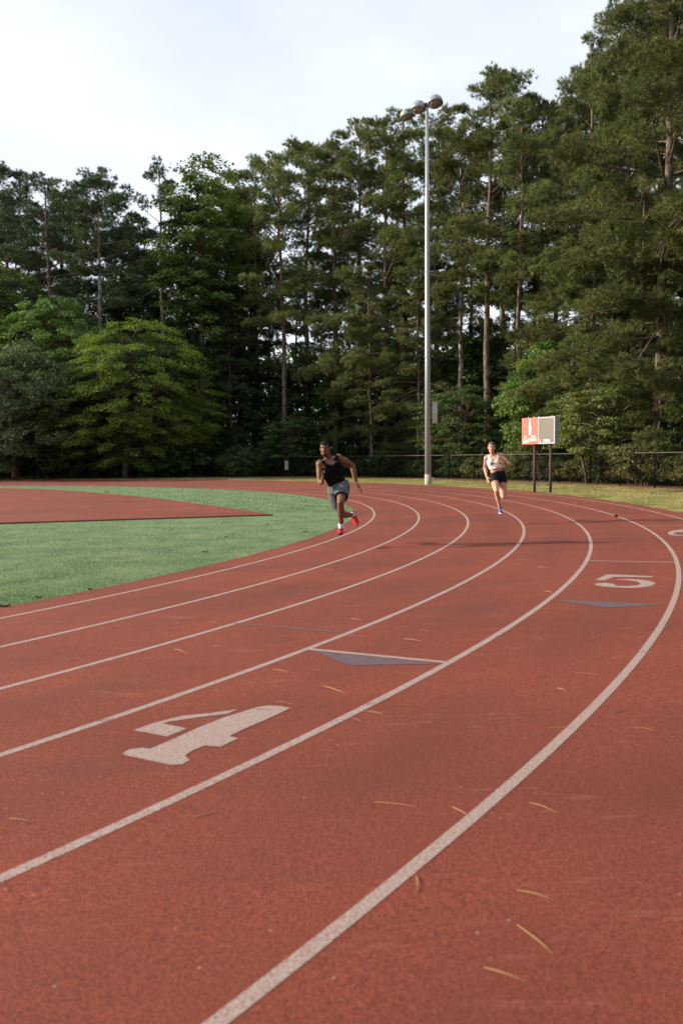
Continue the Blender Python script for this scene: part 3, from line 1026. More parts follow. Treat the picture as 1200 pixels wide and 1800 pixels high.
# woven wire: two families of diagonal wires
D1 = np.arange(0, TOT - FH - .1, .075)
seg = np.array([0] + list(np.cumsum([math.hypot(b[0] - a[0], b[1] - a[1]) for a, b in zip(FENCE, FENCE[1:])])))
fx = np.array([p[0] for p in FENCE]); fy = np.array([p[1] for p in FENCE])
Vs, Fs = [], []
off = 0
for sgn in (0, 1):
    s0 = D1 if sgn == 0 else D1 + FH
    s1 = D1 + FH if sgn == 0 else D1
    P0 = np.stack([np.interp(s0, seg, fx), np.interp(s0, seg, fy)], 1); P1 = np.stack([np.interp(s1, seg, fx), np.interp(s1, seg, fy)], 1)
    g0 = np.array([gz(*p) for p in P0]); g1 = np.array([gz(*p) for p in P1])
    A = np.column_stack([P0, g0 + .05]); B = np.column_stack([P1, g1 + FH - .03])
    t = unit(B - A); h = unit(np.column_stack([-(P1 - P0)[:, 1], (P1 - P0)[:, 0], 0 * g0])); u = np.cross(t, h)
    r = .0022
    ring = [h * r, -h * r * .5 + u * r * .87, -h * r * .5 - u * r * .87]
    V = np.stack([A + ring[0], A + ring[1], A + ring[2], B + ring[0], B + ring[1], B + ring[2]], 1) - np.array(fence_o) + (h * .002 * (1 if sgn else -1))[:, None, :]
    n = len(A); b = off + 6 * np.arange(n)[:, None]
    for f in ((0, 1, 4, 3), (1, 2, 5, 4), (2, 0, 3, 5)): Fs.append(b + np.array(f))
    Vs.append(V.reshape(-1, 3)); off += 6 * n
o = link('wire_mesh', mesh_np('wire_mesh', np.concatenate(Vs), np.concatenate(Fs)), M['wire'], fence)
tag(o, kind='stuff')

# pale boxes on the fence
for px, py, wd, ht, Y, mt, lab in [(322, 817, .24, .42, 56.0, 'boxbeige', 'small beige panel hung on the dark fence below the bare sapling'),
                                   (504, 818, .25, .62, 56.4, 'boxgrey', 'pale grey upright panel on the fence left of the running man')]:
    p = at(px, py, Y)
    t = empty('fence_panel', (p.x, p.y - .18, p.z)); tag(t, lab, 'panel')
    mb = MB(); mb.box((-wd / 2, -.05, -ht / 2), (wd / 2, .05, ht / 2)); mb.box((-wd / 2 - .01, -.055, ht / 2), (wd / 2 + .01, .055, ht / 2 + .03))
    mb.build('board', M[mt], t)
    for zz in (.3, -.3):
        mb = MB(); mb.tube([(0, .052, ht * zz), (0, .16, ht * zz)], .012, 6)
        mb.build('bracket', M['black'], t)

p0, p1 = on_ground(400, 844.0), on_ground(442, 844.0)
mb = MB(); mb.box((p0.x, p0.y - .2, gz(p0.x, p0.y) - .05), (p1.x, p0.y + .35, gz(p0.x, p0.y) + .07))
tag(mb.build('concrete_slab', M['concrete']), 'low pale concrete slab at the track edge below the dark round bush', 'slab')

# ------------------------------------------------------------------ light pole
PX, PY = 3.975, 36.5
PZ = gz(PX, PY)
PH = at(751, 184, PY).z - PZ
pole = empty('light_pole', (PX, PY, PZ))
tag(pole, 'tall galvanised floodlight pole with three domed lamps at the edge of the track', 'light pole')
mb = MB(); mb.tube([(0, 0, .44), (0, 0, PH * .35), (0, 0, PH * .7), (0, 0, PH)], [.142, .125, .098, .07], 20)
mb.build('shaft', M['galv'], pole, True)
mb = MB(); mb.tube([(0, 0, -.3), (0, 0, .50)], [.158, .15], 20)
mb.build('concrete_base', M['concrete'], pole, True)
mb = MB()
for z in np.arange(2.0, PH - 1, 1.9):
    a = .2 if int(z * 10) % 2 else PI - .3
    rz = .142 - .072 * z / PH
    mb.tube([(math.cos(a) * rz * .8, -math.sin(.6) * rz, z), (math.cos(a) * (rz + .055), -math.sin(.6) * rz, z), (math.cos(a) * (rz + .055), -math.sin(.6) * rz, z + .05)], .014, 5)
tag(mb.build('step_bolts', M['galv'], pole), kind='stuff')
# ballast cabinet
bz = at(763, 744, PY).z - PZ; bt = at(763, 707, PY).z - PZ
mb = MB(); mb.box((.20, -.11, bz), (.42, .11, bt)); mb.box((.19, -.12, bt), (.43, .12, bt + .025))
cab = mb.build('ballast_cabinet', M['boxgrey'], pole)
mb = MB(); mb.box((.225, -.118, bz + .03), (.395, -.108, bz + (bt - bz) * .5))
mb.build('louvre', M['boxbeige'], cab)
for zz in (bt - .14, bz + .1):
    mb = MB(); mb.box((.11, -.05, zz), (.2, .05, zz + .06))
    mb.build('bracket', M['black'], cab)
mb = MB(); mb.box((.16, -.08, .20), (.27, .06, .36)); mb.tube([(.13, 0, .28), (.17, 0, .28)], .02, 6)
mb.build('junction_box', M['boxgrey'], pole)
# crossarm and lamps
A1 = Vector((.34, -.35, .02)); A2 = Vector((-1.02, .72, .02))
mb = MB(); mb.tube([(A1.x, A1.y, PH + .02), (A2.x, A2.y, PH + .02)], .045, 8); mb.tube([(0, 0, PH - .1), (0, 0, PH + .08)], .09, 12)
mb.tube([(0, 0, PH - .95), (-.16, .12, PH - .95)], .03, 8)
mb.build('crossarm', M['black'], pole, True)


def lamp(px, py, Y, tilt, yaw, s):
    """Domed floodlight: grey shell above, open bowl with ribs below."""
    c = at(px, py, Y) - Vector((PX, PY, PZ))
    Mx = Matrix.Translation(c) @ Matrix.Rotation(yaw, 4, 'Z') @ Matrix.Rotation(tilt, 4, 'X') @ Matrix.Scale(s, 4)
    mb = MB()
    pr = [(.335, -.05), (.352, -.04), (.348, .05), (.325, .13), (.285, .21), (.22, .275), (.14, .315), (.06, .33), (.001, .333)]
    mb.lathe(pr, 22, Mx)
    mb.lathe([(.001, .30), (.12, .29), (.22, .24), (.30, .12), (.325, 0), (.335, -.05)], 22, Mx)
    sh = mb.build('lamp_head', M['lampshell'], pole, True)
    mb = MB()
    mb.lathe([(.30, -.01), (.285, -.06), (.235, -.125), (.15, -.175), (.001, -.195)], 22, Mx)
    mb.build('lens_bowl', M['lampin'], sh, True)
    mb = MB()
    for k in range(8):
        q = 2 * PI * k / 8
        mb.tube([Mx @ Vector((math.cos(q) * r * 1.015, math.sin(q) * r * 1.015, z)) for r, z in ((.305, -.01), (.288, -.06), (.238, -.128), (.153, -.18))], .008, 4)
    tag(mb.build('guard_wires', M['rail'], sh), kind='stuff')
    mb = MB(); mb.tube([Mx @ Vector((0, .05, .325)), Mx @ Vector((0, .2, .34)), Vector((c.x, c.y + .3 * s, PH + .02))], .03, 6)
    mb.build('mount', M['black'], sh)


lamp(764.5, 180.5, PY - .45, -.20, .35, 1.0)
lamp(735.5, 190.5, PY + .25, -.04, .1, 1.0)
lamp(715.5, 203, PY + .85, .12, -1.35, .92)

# ------------------------------------------------------------------ scoreboard
ga, gb = on_ground(939.5, 866), on_ground(967.5, 868)
pz = (gz(ga.x, ga.y) + gz(gb.x, gb.y)) / 2
SL = at(917, 781.3, 28.72); SR = at(975.0, 779.4, 27.38)      # lower front corners of the cabinet
ux = Vector((SR.x - SL.x, SR.y - SL.y, 0)); SW = ux.length; ux.normalize()
nx = Vector((ux.y, -ux.x, 0))                                 # towards the track
if nx.y > 0: nx = -nx
SHT = (at(917, 735.4, 28.72).z - SL.z)
zb = (SL.z + SR.z) / 2
S0 = Vector((SL.x, SL.y, zb))
sb = empty('scoreboard', (S0.x + ux.x * SW / 2, S0.y + ux.y * SW / 2, pz))
tag(sb, 'small scoreboard with red soft drink panel and dark display on two posts', 'scoreboard')
SBM = Matrix(((ux.x, nx.x, 0, S0.x), (ux.y, nx.y, 0, S0.y), (0, 0, 1, zb), (0, 0, 0, 1)))
SBI = Matrix.Translation(-Vector(sb.location)) @ SBM          # local u (along), n (towards track), z
M['cab'] = plain('grey_green_cabinet', (.27, .31, .27), .5, .1, .4)
M['signred'] = plain('faded_red_panel', (.66, .115, .082), .45, 0, .4, .05, 3)
M['signwhite'] = plain('white_print', (.85, .84, .84), .5, 0, .3, .03)
M['display'] = plain('dark_grey_display', (.15, .135, .115), .55, 0, .4, .1, 3)
M['frame'] = plain('pale_lilac_frame', (.36, .35, .41), .45, .1, .4, .05)
mb = MB(); mb.box((0, -.24, 0), (SW, -.012, SHT), SBI)
mb.build('cabinet', M['cab'], sb)
half = SW * .505
mb = MB(); mb.box((0, -.012, 0), (half, .004, SHT), SBI)
redp = mb.build('red_panel', M['signred'], sb)
mb = MB()
fw = .045
mb.box((half, -.012, 0), (half + fw, .012, SHT), SBI); mb.box((SW - fw, -.012, 0), (SW, .012, SHT), SBI)
mb.box((half + fw, -.012, 0), (SW - fw, .012, fw), SBI); mb.box((half + fw, -.012, SHT - fw), (SW - fw, .012, SHT), SBI)
mb.build('display_frame', M['frame'], sb)
mb = MB(); mb.box((half + fw, -.012, fw), (SW - fw, .003, SHT - fw), SBI)
disp = mb.build('display', M['display'], sb)
for u in (.2, .47, .7, SW - .22):
    mb = MB(); mb.tube([SBI @ Vector((u, -.12, SHT)), SBI @ Vector((u, -.12, SHT + .05))], .016, 6)
    mb.build('lifting_eye', M['galv'], sb)
def under(px):
    best = min((abs(math.atan2((S0 + ux * u - nx * .12).x, (S0 + ux * u - nx * .12).y) - math.atan2(px - 600, F)), u) for u in np.linspace(0, SW, 400))
    q = S0 + ux * best[1] - nx * .12
    return Vector((q.x, q.y, 0))


ga, gb = under(939.5), under(967.5)
for g_ in (ga, gb):
    b = g_ - Vector(sb.location)
    mb = MB(); mb.tube([(b.x, b.y, -.3), (b.x, b.y, zb - pz - .002)], .05, 10)
    mb.build('post', M['brownpost'], sb, True)
b0, b1 = ga - Vector(sb.location), gb - Vector(sb.location)
mb = MB()
for zz, dip, k in ((1.55, .28, 0), (1.25, .62, 1), (1.18, .66, 2)):
    mb.tube([Vector((b0.x + (b1.x - b0.x) * (.08 + .86 * t), b0.y + (b1.y - b0.y) * t + .03 * k, zz - .12 * t - dip * 4 * t * (1 - t) * (.9 + .1 * k))) for t in np.linspace(0, 1, 9)], .009, 5)
mb.build('cable', M['black'], sb, True)


def ribbon2d(name, strokes, mat, parent, Mx, z=.006, thick=.004):
    """Flat brush strokes: lists of (u, v, width) joined into one raised print."""
    mb = MB()
    for st in strokes:
        P = [Vector((a[0], a[1])) for a in st]
        vs = []
        for i, p in enumerate(P):
            d = P[min(i + 1, len(P) - 1)] - P[max(i - 1, 0)]
            nrm = Vector((-d.y, d.x)); nrm = nrm.normalized() if nrm.length > 1e-9 else Vector((0, 1))
            for s in (1, -1):
                q = p + nrm * st[i][2] / 2 * s
                vs.append(Mx @ Vector((q.x, z, q.y)))
        mb.add(vs, [(2 * i, 2 * i + 1, 2 * i + 3, 2 * i + 2) for i in range(len(P) - 1)])
    return mb.build(name, mat, parent)


def smooth(pts, n=6):
    out = []
    for i in range(len(pts) - 1):
        p0, p1, p2, p3 = pts[max(i - 1, 0)], pts[i], pts[i + 1], pts[min(i + 2, len(pts) - 1)]
        for k in range(n):
            t = k / n
            out.append(tuple(.5 * ((2 * b) + (c - a) * t + (2 * a - 5 * b + 4 * c - d) * t * t + (-a + 3 * b - 3 * c + d) * t ** 3) for a, b, c, d in zip(p0, p1, p2, p3)))
    out.append(tuple(pts[-1]))
    return out


# bottle silhouette
bp = [(.055, 0), (.062, .03), (.058, .10), (.066, .20), (.074, .28), (.070, .36), (.056, .43), (.042, .50), (.030, .58), (.027, .66), (.026, .70), (.031, .705), (.031, .74)]
bk = SHT * .62 / .74
bc, bb = half * .50, SHT * .345
vs = []
for x_, y_ in bp: vs += [SBI @ Vector((bc - x_ * bk, .007, bb + y_ * bk)), SBI @ Vector((bc + x_ * bk, .007, bb + y_ * bk))]
mb = MB(); mb.add(vs, [(2 * i, 2 * i + 1, 2 * i + 3, 2 * i + 2) for i in range(len(bp) - 1)])
mb.build('bottle_print', M['signwhite'], redp)
# flowing script, units of letter height
W1, W2 = .17, .09
script = [
    smooth([(1.05, 1.15, .10), (.90, 1.30, W2), (.62, 1.25, .12), (.32, .95, W1), (.18, .50, W1), (.28, .08, .13), (.55, -.02, .10), (.85, .15, .07)]),
    smooth([(.30, .25, .06), (.10, -.05, .11), (.25, -.30, .15), (.70, -.26, .15), (1.15, -.22, .13), (1.7, -.34, .10), (2.1, -.25, .06)]),
    smooth([(1.22, .62, .09), (1.00, .55, .13), (.92, .22, .14), (1.08, .02, .10), (1.30, .22, .12), (1.36, .50, .11), (1.22, .62, .08), (1.5, .50, .06)]),
    smooth([(1.92, .52, .09), (1.78, .62, .10), (1.58, .42, .14), (1.58, .12, .13), (1.75, .0, .09), (1.98, .18, .06)]),
    smooth([(2.40, .60, .09), (2.18, .60, .11), (2.02, .30, .14), (2.10, .02, .10), (2.30, .18, .09), (2.42, .60, .13), (2.42, .15, .13), (2.55, .02, .08), (2.75, .25, .05)]),
    smooth([(2.62, .42, .11), (2.90, .46, .11)]),
    smooth([(4.35, 1.35, .05), (4.05, 1.05, .10), (3.75, 1.32, .12), (3.35, 1.15, W1), (3.10, .70, W1), (3.12, .22, .15), (3.35, .0, .10), (3.65, .18, .07)]),
    smooth([(3.98, .62, .09), (3.78, .55, .13), (3.70, .22, .14), (3.86, .02, .10), (4.06, .22, .12), (4.10, .50, .11), (3.98, .62, .08), (4.2, .45, .05)]),
    smooth([(4.25, .2, .06), (4.62, .95, .10), (4.62, 1.25, .11), (4.45, 1.05, .13), (4.38, .35, .15), (4.50, .02, .11), (4.70, .2, .06)]),
    smooth([(5.12, .60, .09), (4.90, .60, .11), (4.74, .30, .14), (4.82, .02, .10), (5.02, .18, .09), (5.14, .60, .13), (5.14, .15, .13), (5.27, .02, .08), (5.45, .22, .05)]),
]
k = half * .80 / 5.4
script = [[(half * .10 + a * k + b * k * .10, SHT * .10 + (b + a * .03) * k * 1.18, c * k * 1.5) for a, b, c in st] for st in script]
ribbon2d('script_lettering', script, M['signwhite'], redp, SBI, .0075)


def text_mesh(name, s, size, mat, parent, Mx, bold=.0):
    cu = bpy.data.curves.new(name, 'FONT')
    cu.body = s
    cu.size = size
    cu.offset = bold
    cu.resolution_u = 3
    ob = bpy.data.objects.new(name + '_tmp', cu)
    COL.objects.link(ob)
    dg = bpy.context.evaluated_depsgraph_get()
    me = bpy.data.meshes.new_from_object(ob.evaluated_get(dg))
    bpy.data.objects.remove(ob, do_unlink=True)
    for v in me.vertices: v.co = Mx @ v.co
    me.materials.clear()
    return link(name, me, mat, parent)


TXM = lambda u, z: SBI @ Matrix(((1, 0, 0, u), (0, 0, 1, .0075), (0, 1, 0, z), (0, 0, 0, 1)))
text_mesh('lettering', '1', .115, M['signwhite'], disp, TXM(half + fw + .035, fw + .03), .006)
text_mesh('lettering', 'ZONE', .105, M['signwhite'], disp, TXM(half + fw + .21, fw + .03), .006)

# ------------------------------------------------------------------ runners
VOX = .0065


def remesh(mb, vox, smooth_it, name, fac=.5):
    me = mb.mesh(name)
    ob = bpy.data.objects.new(name + '_tmp', me)
    COL.objects.link(ob)
    m = ob.modifiers.new('r', 'REMESH'); m.mode = 'VOXEL'; m.voxel_size = vox
    s = ob.modifiers.new('s', 'SMOOTH'); s.factor = fac; s.iterations = smooth_it
    dg = bpy.context.evaluated_depsgraph_get()
    out = bpy.data.meshes.new_from_object(ob.evaluated_get(dg))
    bpy.data.objects.remove(ob, do_unlink=True)
    out.name = name
    out.polygons.foreach_set('use_smooth', [True] * len(out.polygons))
    return out


class Body(MB):
    def cap(self, a, b, ra, rb, n=14):
        a, b = Vector(a), Vector(b)
        d = (b - a); l = d.length; d = d / l if l > 1e-6 else Vector((0, 0, 1))
        pts, rs = [], []
        for t in (-.995, -.8, -.5, 0): pts.append(a + d * ra * t); rs.append(ra * math.sqrt(max(.004, 1 - t * t)))
        for t in (.25, .5, .75): pts.append(a.lerp(b, t)); rs.append(ra + (rb - ra) * t)
        for t in (0, .5, .8, .995): pts.append(b + d * rb * t); rs.append(rb * math.sqrt(max(.004, 1 - t * t)))
        self.tube(pts, rs, n)

    def chain(self, pts, rs):
        for i in range(len(pts) - 1): self.cap(pts[i], pts[i + 1], rs[i], rs[i + 1])

    def loft(self, secs, n=22):
        """secs: (centre, side vector, half width, half depth); front is side x up."""
        vs, fs = [], []
        for i, (c, s, a, b) in enumerate(secs):
            c = Vector(c); s = Vector(s).normalized()
            up_ = (Vector(secs[min(i + 1, len(secs) - 1)][0]) - Vector(secs[max(i - 1, 0)][0])).normalized()
            s = (s - up_ * s.dot(up_)).normalized()
            f = up_.cross(s)
            for k in range(n):
                q = 2 * PI * k / n
                cc, ss = math.cos(q), math.sin(q)
                e = .82
                vs.append(c + s * a * math.copysign(abs(cc) ** e, cc) + f * b * math.copysign(abs(ss) ** e, ss))
        for i in range(len(secs) - 1):
            for k in range(n):
                k2 = (k + 1) % n
                fs.append((i * n + k, i * n + k2, (i + 1) * n + k2, (i + 1) * n + k))
        fs.append(tuple(range(n - 1, -1, -1))); fs.append(tuple(range((len(secs) - 1) * n, len(secs) * n)))
        self.add(vs, fs)

    def hand(self, wrist, fdir, palm, side, s=1.0, curl=.35, spread=.10):
        """wrist point, finger direction, palm-facing normal, thumb side."""
        f = Vector(fdir).normalized(); pn = Vector(palm); pn = (pn - f * pn.dot(f)).normalized()
        t = Vector(side); t = (t - f * t.dot(f) - pn * t.dot(pn)).normalized()
        w_ = Vector(wrist)
        for k, o_ in enumerate((-.030, -.010, .010, .030)):
            self.cap(w_ + t * o_ * .55 * s + f * .012 * s, w_ + f * .088 * s + t * o_ * s, .0165 * s, .0135 * s, 10)
        lens = [.062, .076, .082, .073]                     # little finger to index
        for k, o_ in enumerate((-.033, -.011, .011, .032)):
            p = w_ + f * (.086 + (.004 if k in (1, 2) else 0)) * s + t * o_ * s
            d = (f + t * spread * (k - 1.5)).normalized(); ang = curl * (1.25 - .12 * k)
            r = .0098 * s
            for seg_ in (.45, .32, .25):
                q = p + d * lens[k] * seg_ * s
                self.cap(p, q, r, r * .93, 8)
                p = q; r *= .93
                d = (d * math.cos(ang) + pn * math.sin(ang)).normalized()
        p = w_ + f * .022 * s + t * .026 * s + pn * .006 * s
        d = (t * .75 + f * .62 + pn * .25).normalized()
        q = p + d * .046 * s; self.cap(p, q, .0155 * s, .012 * s, 8)
        d2 = (t * .25 + f * .95 + pn * .2).normalized(); q2 = q + d2 * .034 * s; self.cap(q, q2, .0115 * s, .0105 * s, 8)
        q3 = q2 + (d2 + pn * .2).normalized() * .024 * s; self.cap(q2, q3, .0105 * s, .0088 * s, 8)


def head_frame(c, f, u):
    f = Vector(f).normalized(); u = Vector(u); u = (u - f * u.dot(f)).normalized(); r = f.cross(u)
    return Matrix(((r.x, f.x, u.x, c[0]), (r.y, f.y, u.y, c[1]), (r.z, f.z, u.z, c[2]), (0, 0, 0, 1)))   # x right, y forward, z up


def head(b, H, s, male):
    """Skull, jaw, brow, nose, cheeks, lips and ears in head coordinates (face height about 0.19)."""
    R3 = H.to_3x3()
    E_ = lambda p, a: b.ellipsoid(H @ (Vector(p) * s), tuple(x * s for x in a), 16, 11, R3)
    E_((0, -.012, .040), (.074, .093, .083))
    E_((0, .022, -.010), (.064, .072, .080))
    E_((0, .036, -.060), (.050 if male else .045, .052, .046))
    E_((0, .068, -.094), (.024 if male else .019, .020, .018))
    for q in (-1, 1):
        E_((q * (.046 if male else .037), .014, -.056), (.022 if male else .02, .036, .034))
        E_((q * .034, .064, -.012), (.020, .018, .018))
        E_((q * .026, .078, .032), (.026, .012, .0095))
        E_((q * .074, -.010, .000), (.012, .020, .032))
        E_((q * .012, .094, -.024), (.0095, .010, .008))
    b.cap(H @ (Vector((0, .086, .026)) * s), H @ (Vector((0, .108 if male else .102, -.018)) * s), (.0095 if male else .007) * s, (.0125 if male else .0095) * s, 10)
    E_((0, .089, -.053), (.024, .012, .0065)); E_((0, .086, -.065), (.022, .012, .0075))


def face_bits(H, s, parent, brow_mat, lip_mat, O):
    R3 = H.to_3x3()
    for q in (-1, 1):
        mb = MB(); mb.ellipsoid(H @ (Vector((q * .031, .0815, .013)) * s) - O, (.0125 * s, .0072 * s, .0055 * s), 12, 8, R3)
        ey = mb.build('eye', M['eyewhite'], parent, True)
        mb = MB(); mb.ellipsoid(H @ (Vector((q * .031 - .001, .0860, .013)) * s) - O, (.0070 * s, .0038 * s, .0060 * s), 10, 6, R3)
        mb.build('iris', M['iris'], ey, True)
        mb = MB(); mb.tube([H @ (Vector((q * x_, y_, z_)) * s) - O for x_, y_, z_ in ((.012, .0925, .036), (.028, .0905, .0415), (.048, .077, .036))], [.0035 * s, .0045 * s, .002 * s], 6)
        mb.build('eyebrow', brow_mat, parent, True)
    mb = MB(); mb.ellipsoid(H @ (Vector((0, .092, -.0535)) * s) - O, (.023 * s, .0115 * s, .0052 * s), 12, 6, R3); mb.ellipsoid(H @ (Vector((0, .0885, -.0655)) * s) - O, (.020 * s, .0125 * s, .0062 * s), 12, 6, R3)
    mb.build('lips', lip_mat, parent, True)


def cut(me, keep, shift=None):
    """Drop the vertices that fail keep(co)."""
    bm = bmesh.new(); bm.from_mesh(me)
    bmesh.ops.delete(bm, geom=[v for v in bm.verts if not keep(v.co)], context='VERTS')
    for _ in range(3):                                         # ease the ragged rim
        co = {}
        for v in bm.verts:
            if v.is_boundary:
                nb = [e.other_vert(v).co for e in v.link_edges if e.is_boundary]
                if len(nb) == 2: co[v] = (nb[0] + nb[1]) / 4 + v.co / 2
        for v, c in co.items(): v.co = c
    bm.to_mesh(me); bm.free()
    return me


def settle(me, O):
    for v in me.vertices: v.co -= O
    return me


def skin(name, c1, c2, rough=.45):
    m = Mat(name)
    m.set(m.mix(m.rng(m.noise(14, 3), .3, .7), c1, c2), rough, 0, .32)
    m.p.inputs['Subsurface Weight'].default_value = .08
    m.p.inputs['Subsurface Radius'].default_value = (.02, .008, .004)
    return m.m


def cloth(name, c, rough=.85, fold=18, strength=.35, vec=(1, 1, .5)):
    m = Mat(name)
    n_ = m.noise(fold, 3, .5, vec=vec)
    m.set(m.mix(m.noise(220, 2), tuple(x * .85 for x in c), tuple(x * 1.12 for x in c)), rough, 0, .25)
    m.bump(n_, strength, .03)
    return m.m


M['skin_m'] = skin('brown_skin', (.15, .068, .039), (.225, .106, .061), .48)
M['skin_w'] = skin('light_tan_skin', (.50, .27, .185), (.60, .345, .245), .55)
M['hair_m'] = plain('black_hair', (.012, .010, .009), .8, 0, .2)
M['hair_w'] = plain('brown_blond_hair', (.10, .062, .035), .6, 0, .35, .4, 40)
M['eyewhite'] = plain('eye_white', (.40, .36, .33), .3, 0, .5, .02)
M['iris'] = plain('dark_iris', (.02, .012, .008), .2, 0, .5)
M['lip_m'] = plain('brown_lips', (.16, .06, .045), .45)
M['lip_w'] = plain('pink_lips', (.50, .19, .16), .45)
M['tank'] = cloth('black_tank_fabric', (.007, .007, .008), .9, 12, .5)
M['tank'].node_tree.nodes['Principled BSDF'].inputs['Specular IOR Level'].default_value = .08
M['shorts_m'] = cloth('grey_shorts_fabric', (.10, .112, .125), .85, 22, .8, (1.6, 1.6, .35))
M['navy'] = cloth('navy_trim', (.02, .03, .09), .8)
M['bra'] = cloth('white_sports_fabric', (.80, .78, .80), .8, 14, .25)
M['shorts_w'] = cloth('black_tight_fabric', (.009, .009, .011), .7, 12, .3)
M['shorts_w'].node_tree.nodes['Principled BSDF'].inputs['Specular IOR Level'].default_value = .15
M['redshoe'] = plain('red_shoe', (.62, .012, .022), .5, 0, .4, .1)
M['blueshoe'] = plain('blue_shoe', (.015, .065, .28), .5, 0, .4, .15)
M['sole_l'] = plain('pale_sole', (.60, .58, .55), .6)
M['sole_d'] = plain('dark_sole', (.05, .03, .035), .6)
M['sock'] = plain('white_sock', (.80, .79, .80), .9, 0, .2, .05)
M['lace'] = plain('dark_red_lace', (.35, .01, .015), .8)


def shoe(name, ankle, heel, toe, upv, mat, sole_mat, parent, O, s=1.0, sock=True, sock_dir=None, mark=None):
    """Running shoe from heel to toe: upper, sole, laces, sock."""
    heel, toe, upv = Vector(heel), Vector(toe), Vector(upv)
    f = (toe - heel); ln = f.length; f.normalize()
    upv = (upv - f * upv.dot(f)).normalized(); sd_ = f.cross(upv)
    secs = [(-.01, .020, .032, .035), (.03, .034, .050, .038), (.10, .037, .052, .036), (.16, .040, .043, .032), (.21, .043, .033, .028), (.25, .036, .026, .024), (.275, .016, .016, .02)]
    k = ln / .265
    b = Body()
    vs, fs = [], []
    n = 14
    for u, a, h, z in secs:
        c = heel + f * u * k + upv * (h * .55 + .014) * s
        for q in range(n):
            t = 2 * PI * q / n
            vs.append(c + sd_ * a * s * math.cos(t) + upv * h * .62 * s * math.sin(t))
    for i in range(len(secs) - 1):
        for q in range(n):
            fs.append((i * n + q, i * n + (q + 1) % n, (i + 1) * n + (q + 1) % n, (i + 1) * n + q))
    fs.append(tuple(range(n - 1, -1, -1))); fs.append(tuple(range((len(secs) - 1) * n, len(secs) * n)))
    b.add(vs, fs)
    b.cap(heel + f * .045 * k + upv * .05 * s, heel + f * .05 * k + upv * .088 * s, .038 * s, .036 * s)
    me = settle(remesh(b, .006, 4, name), O)
    up_ = link(name, me, mat, parent)
    mb = MB()
    out_ = [(-.02, .0), (-.016, .024), (.02, .036), (.09, .036), (.15, .043), (.21, .047), (.26, .036), (.285, .0)]
    ring = [(u, a) for u, a in out_] + [(u, -a) for u, a in out_[-2:0:-1]]
    lo = [heel + f * u * k + sd_ * a * s + upv * (.0 + (.018 if u > .24 else 0)) * s - O for u, a in ring]
    hi = [heel + f * u * k + sd_ * a * s * .97 + upv * (.024 + (.018 if u > .24 else 0)) * s - O for u, a in ring]
    n = len(ring)
    mb.add(lo + hi, [tuple(range(n - 1, -1, -1)), tuple(range(n, 2 * n))] + [(i, (i + 1) % n, n + (i + 1) % n, n + i) for i in range(n)])
    mb.build('sole', sole_mat, up_)
    mb = MB()
    for q in range(4):
        c = heel + f * (.12 + .022 * q) * k + upv * (.075 - .010 * q) * s - O
        mb.tube([c - sd_ * .026 * s - upv * .008, c + upv * .002, c + sd_ * .026 * s - upv * .008], .004 * s, 5)
    mb.build('laces', M['lace'] if 'red' in mat.name else M['sock'], up_)
    if mark:
        c = heel + f * .085 * k + upv * .045 * s - O + sd_ * mark * .037 * s
        mb = MB(); mb.tube([c - f * .04, c + f * .0 - upv * .012, c + f * .05 + upv * .012], [.003, .009, .002], 6)
        mb.build('side_mark', M['sock'], up_)
    if sock:
        a = Vector(ankle); d = Vector(sock_dir).normalized()
        mb = Body(); mb.tube([heel + f * .05 * k + upv * .07 * s - O, a - O, a + d * .055 - O, a + d * .06 - O], [.040 * s, .041 * s, .044 * s, .040 * s], 14)
        mb.build('sock', M['sock'], parent, True)
    return up_


def decal(name, polys, bvh, mat, parent, O, Y, lift=.004):
    """Print on cloth: the outline is dropped on to the surface of the garment."""
    bm = bmesh.new()
    for poly in polys:
        try: bm.faces.new([bm.verts.new((px, -py, 0)) for px, py in poly])
        except ValueError: pass
    bmesh.ops.triangulate(bm, faces=bm.faces[:])
    for _ in range(2):
        bmesh.ops.subdivide_edges(bm, edges=bm.edges[:], cuts=1, use_grid_fill=True)
        bmesh.ops.triangulate(bm, faces=bm.faces[:])
    miss = []
    for v in bm.verts:
        p = at(v.co.x, -v.co.y, Y - .6); d = (at(v.co.x, -v.co.y, Y + .6) - p).normalized()
        h, nn, i_, ds = bvh.ray_cast(p, d, 1.2)
        if h is None: miss.append(v)
        else: v.co = h - d * lift - O
    bmesh.ops.delete(bm, geom=miss, context='VERTS')
    me = bpy.data.meshes.new(name); bm.to_mesh(me); bm.free()
    return link(name, me, mat, parent)


def bvh_of(me):
    return BVHTree.FromPolygons([v.co for v in me.vertices], [p.vertices for p in me.polygons])


SWOOSH = [(-1, -.10), (-.93, .02), (-.72, .34), (-.86, .05), (-.80, -.08), (-.55, -.10), (0, .08), (1, .46), (.2, -.06), (-.45, -.34), (-.78, -.36), (-.96, -.26)]


def hair_cap(H, s, name, mat, parent, O, ax, cen, keepf, puff=0.0):
    b = Body(); b.ellipsoid(H @ (Vector(cen) * s), tuple(a * s for a in ax), 20, 14, H.to_3x3())
    me = remesh(b, .006, 2, name)
    Hi = H.inverted()
    cut(me, lambda c: keepf(Hi @ c / s))
    bm = bmesh.new(); bm.from_mesh(me)
    rg = random.Random(4)
    for v in bm.verts: v.co += v.normal * rg.uniform(0, puff)
    bm.to_mesh(me); bm.free()
    return link(name, settle(me, O), mat, parent)


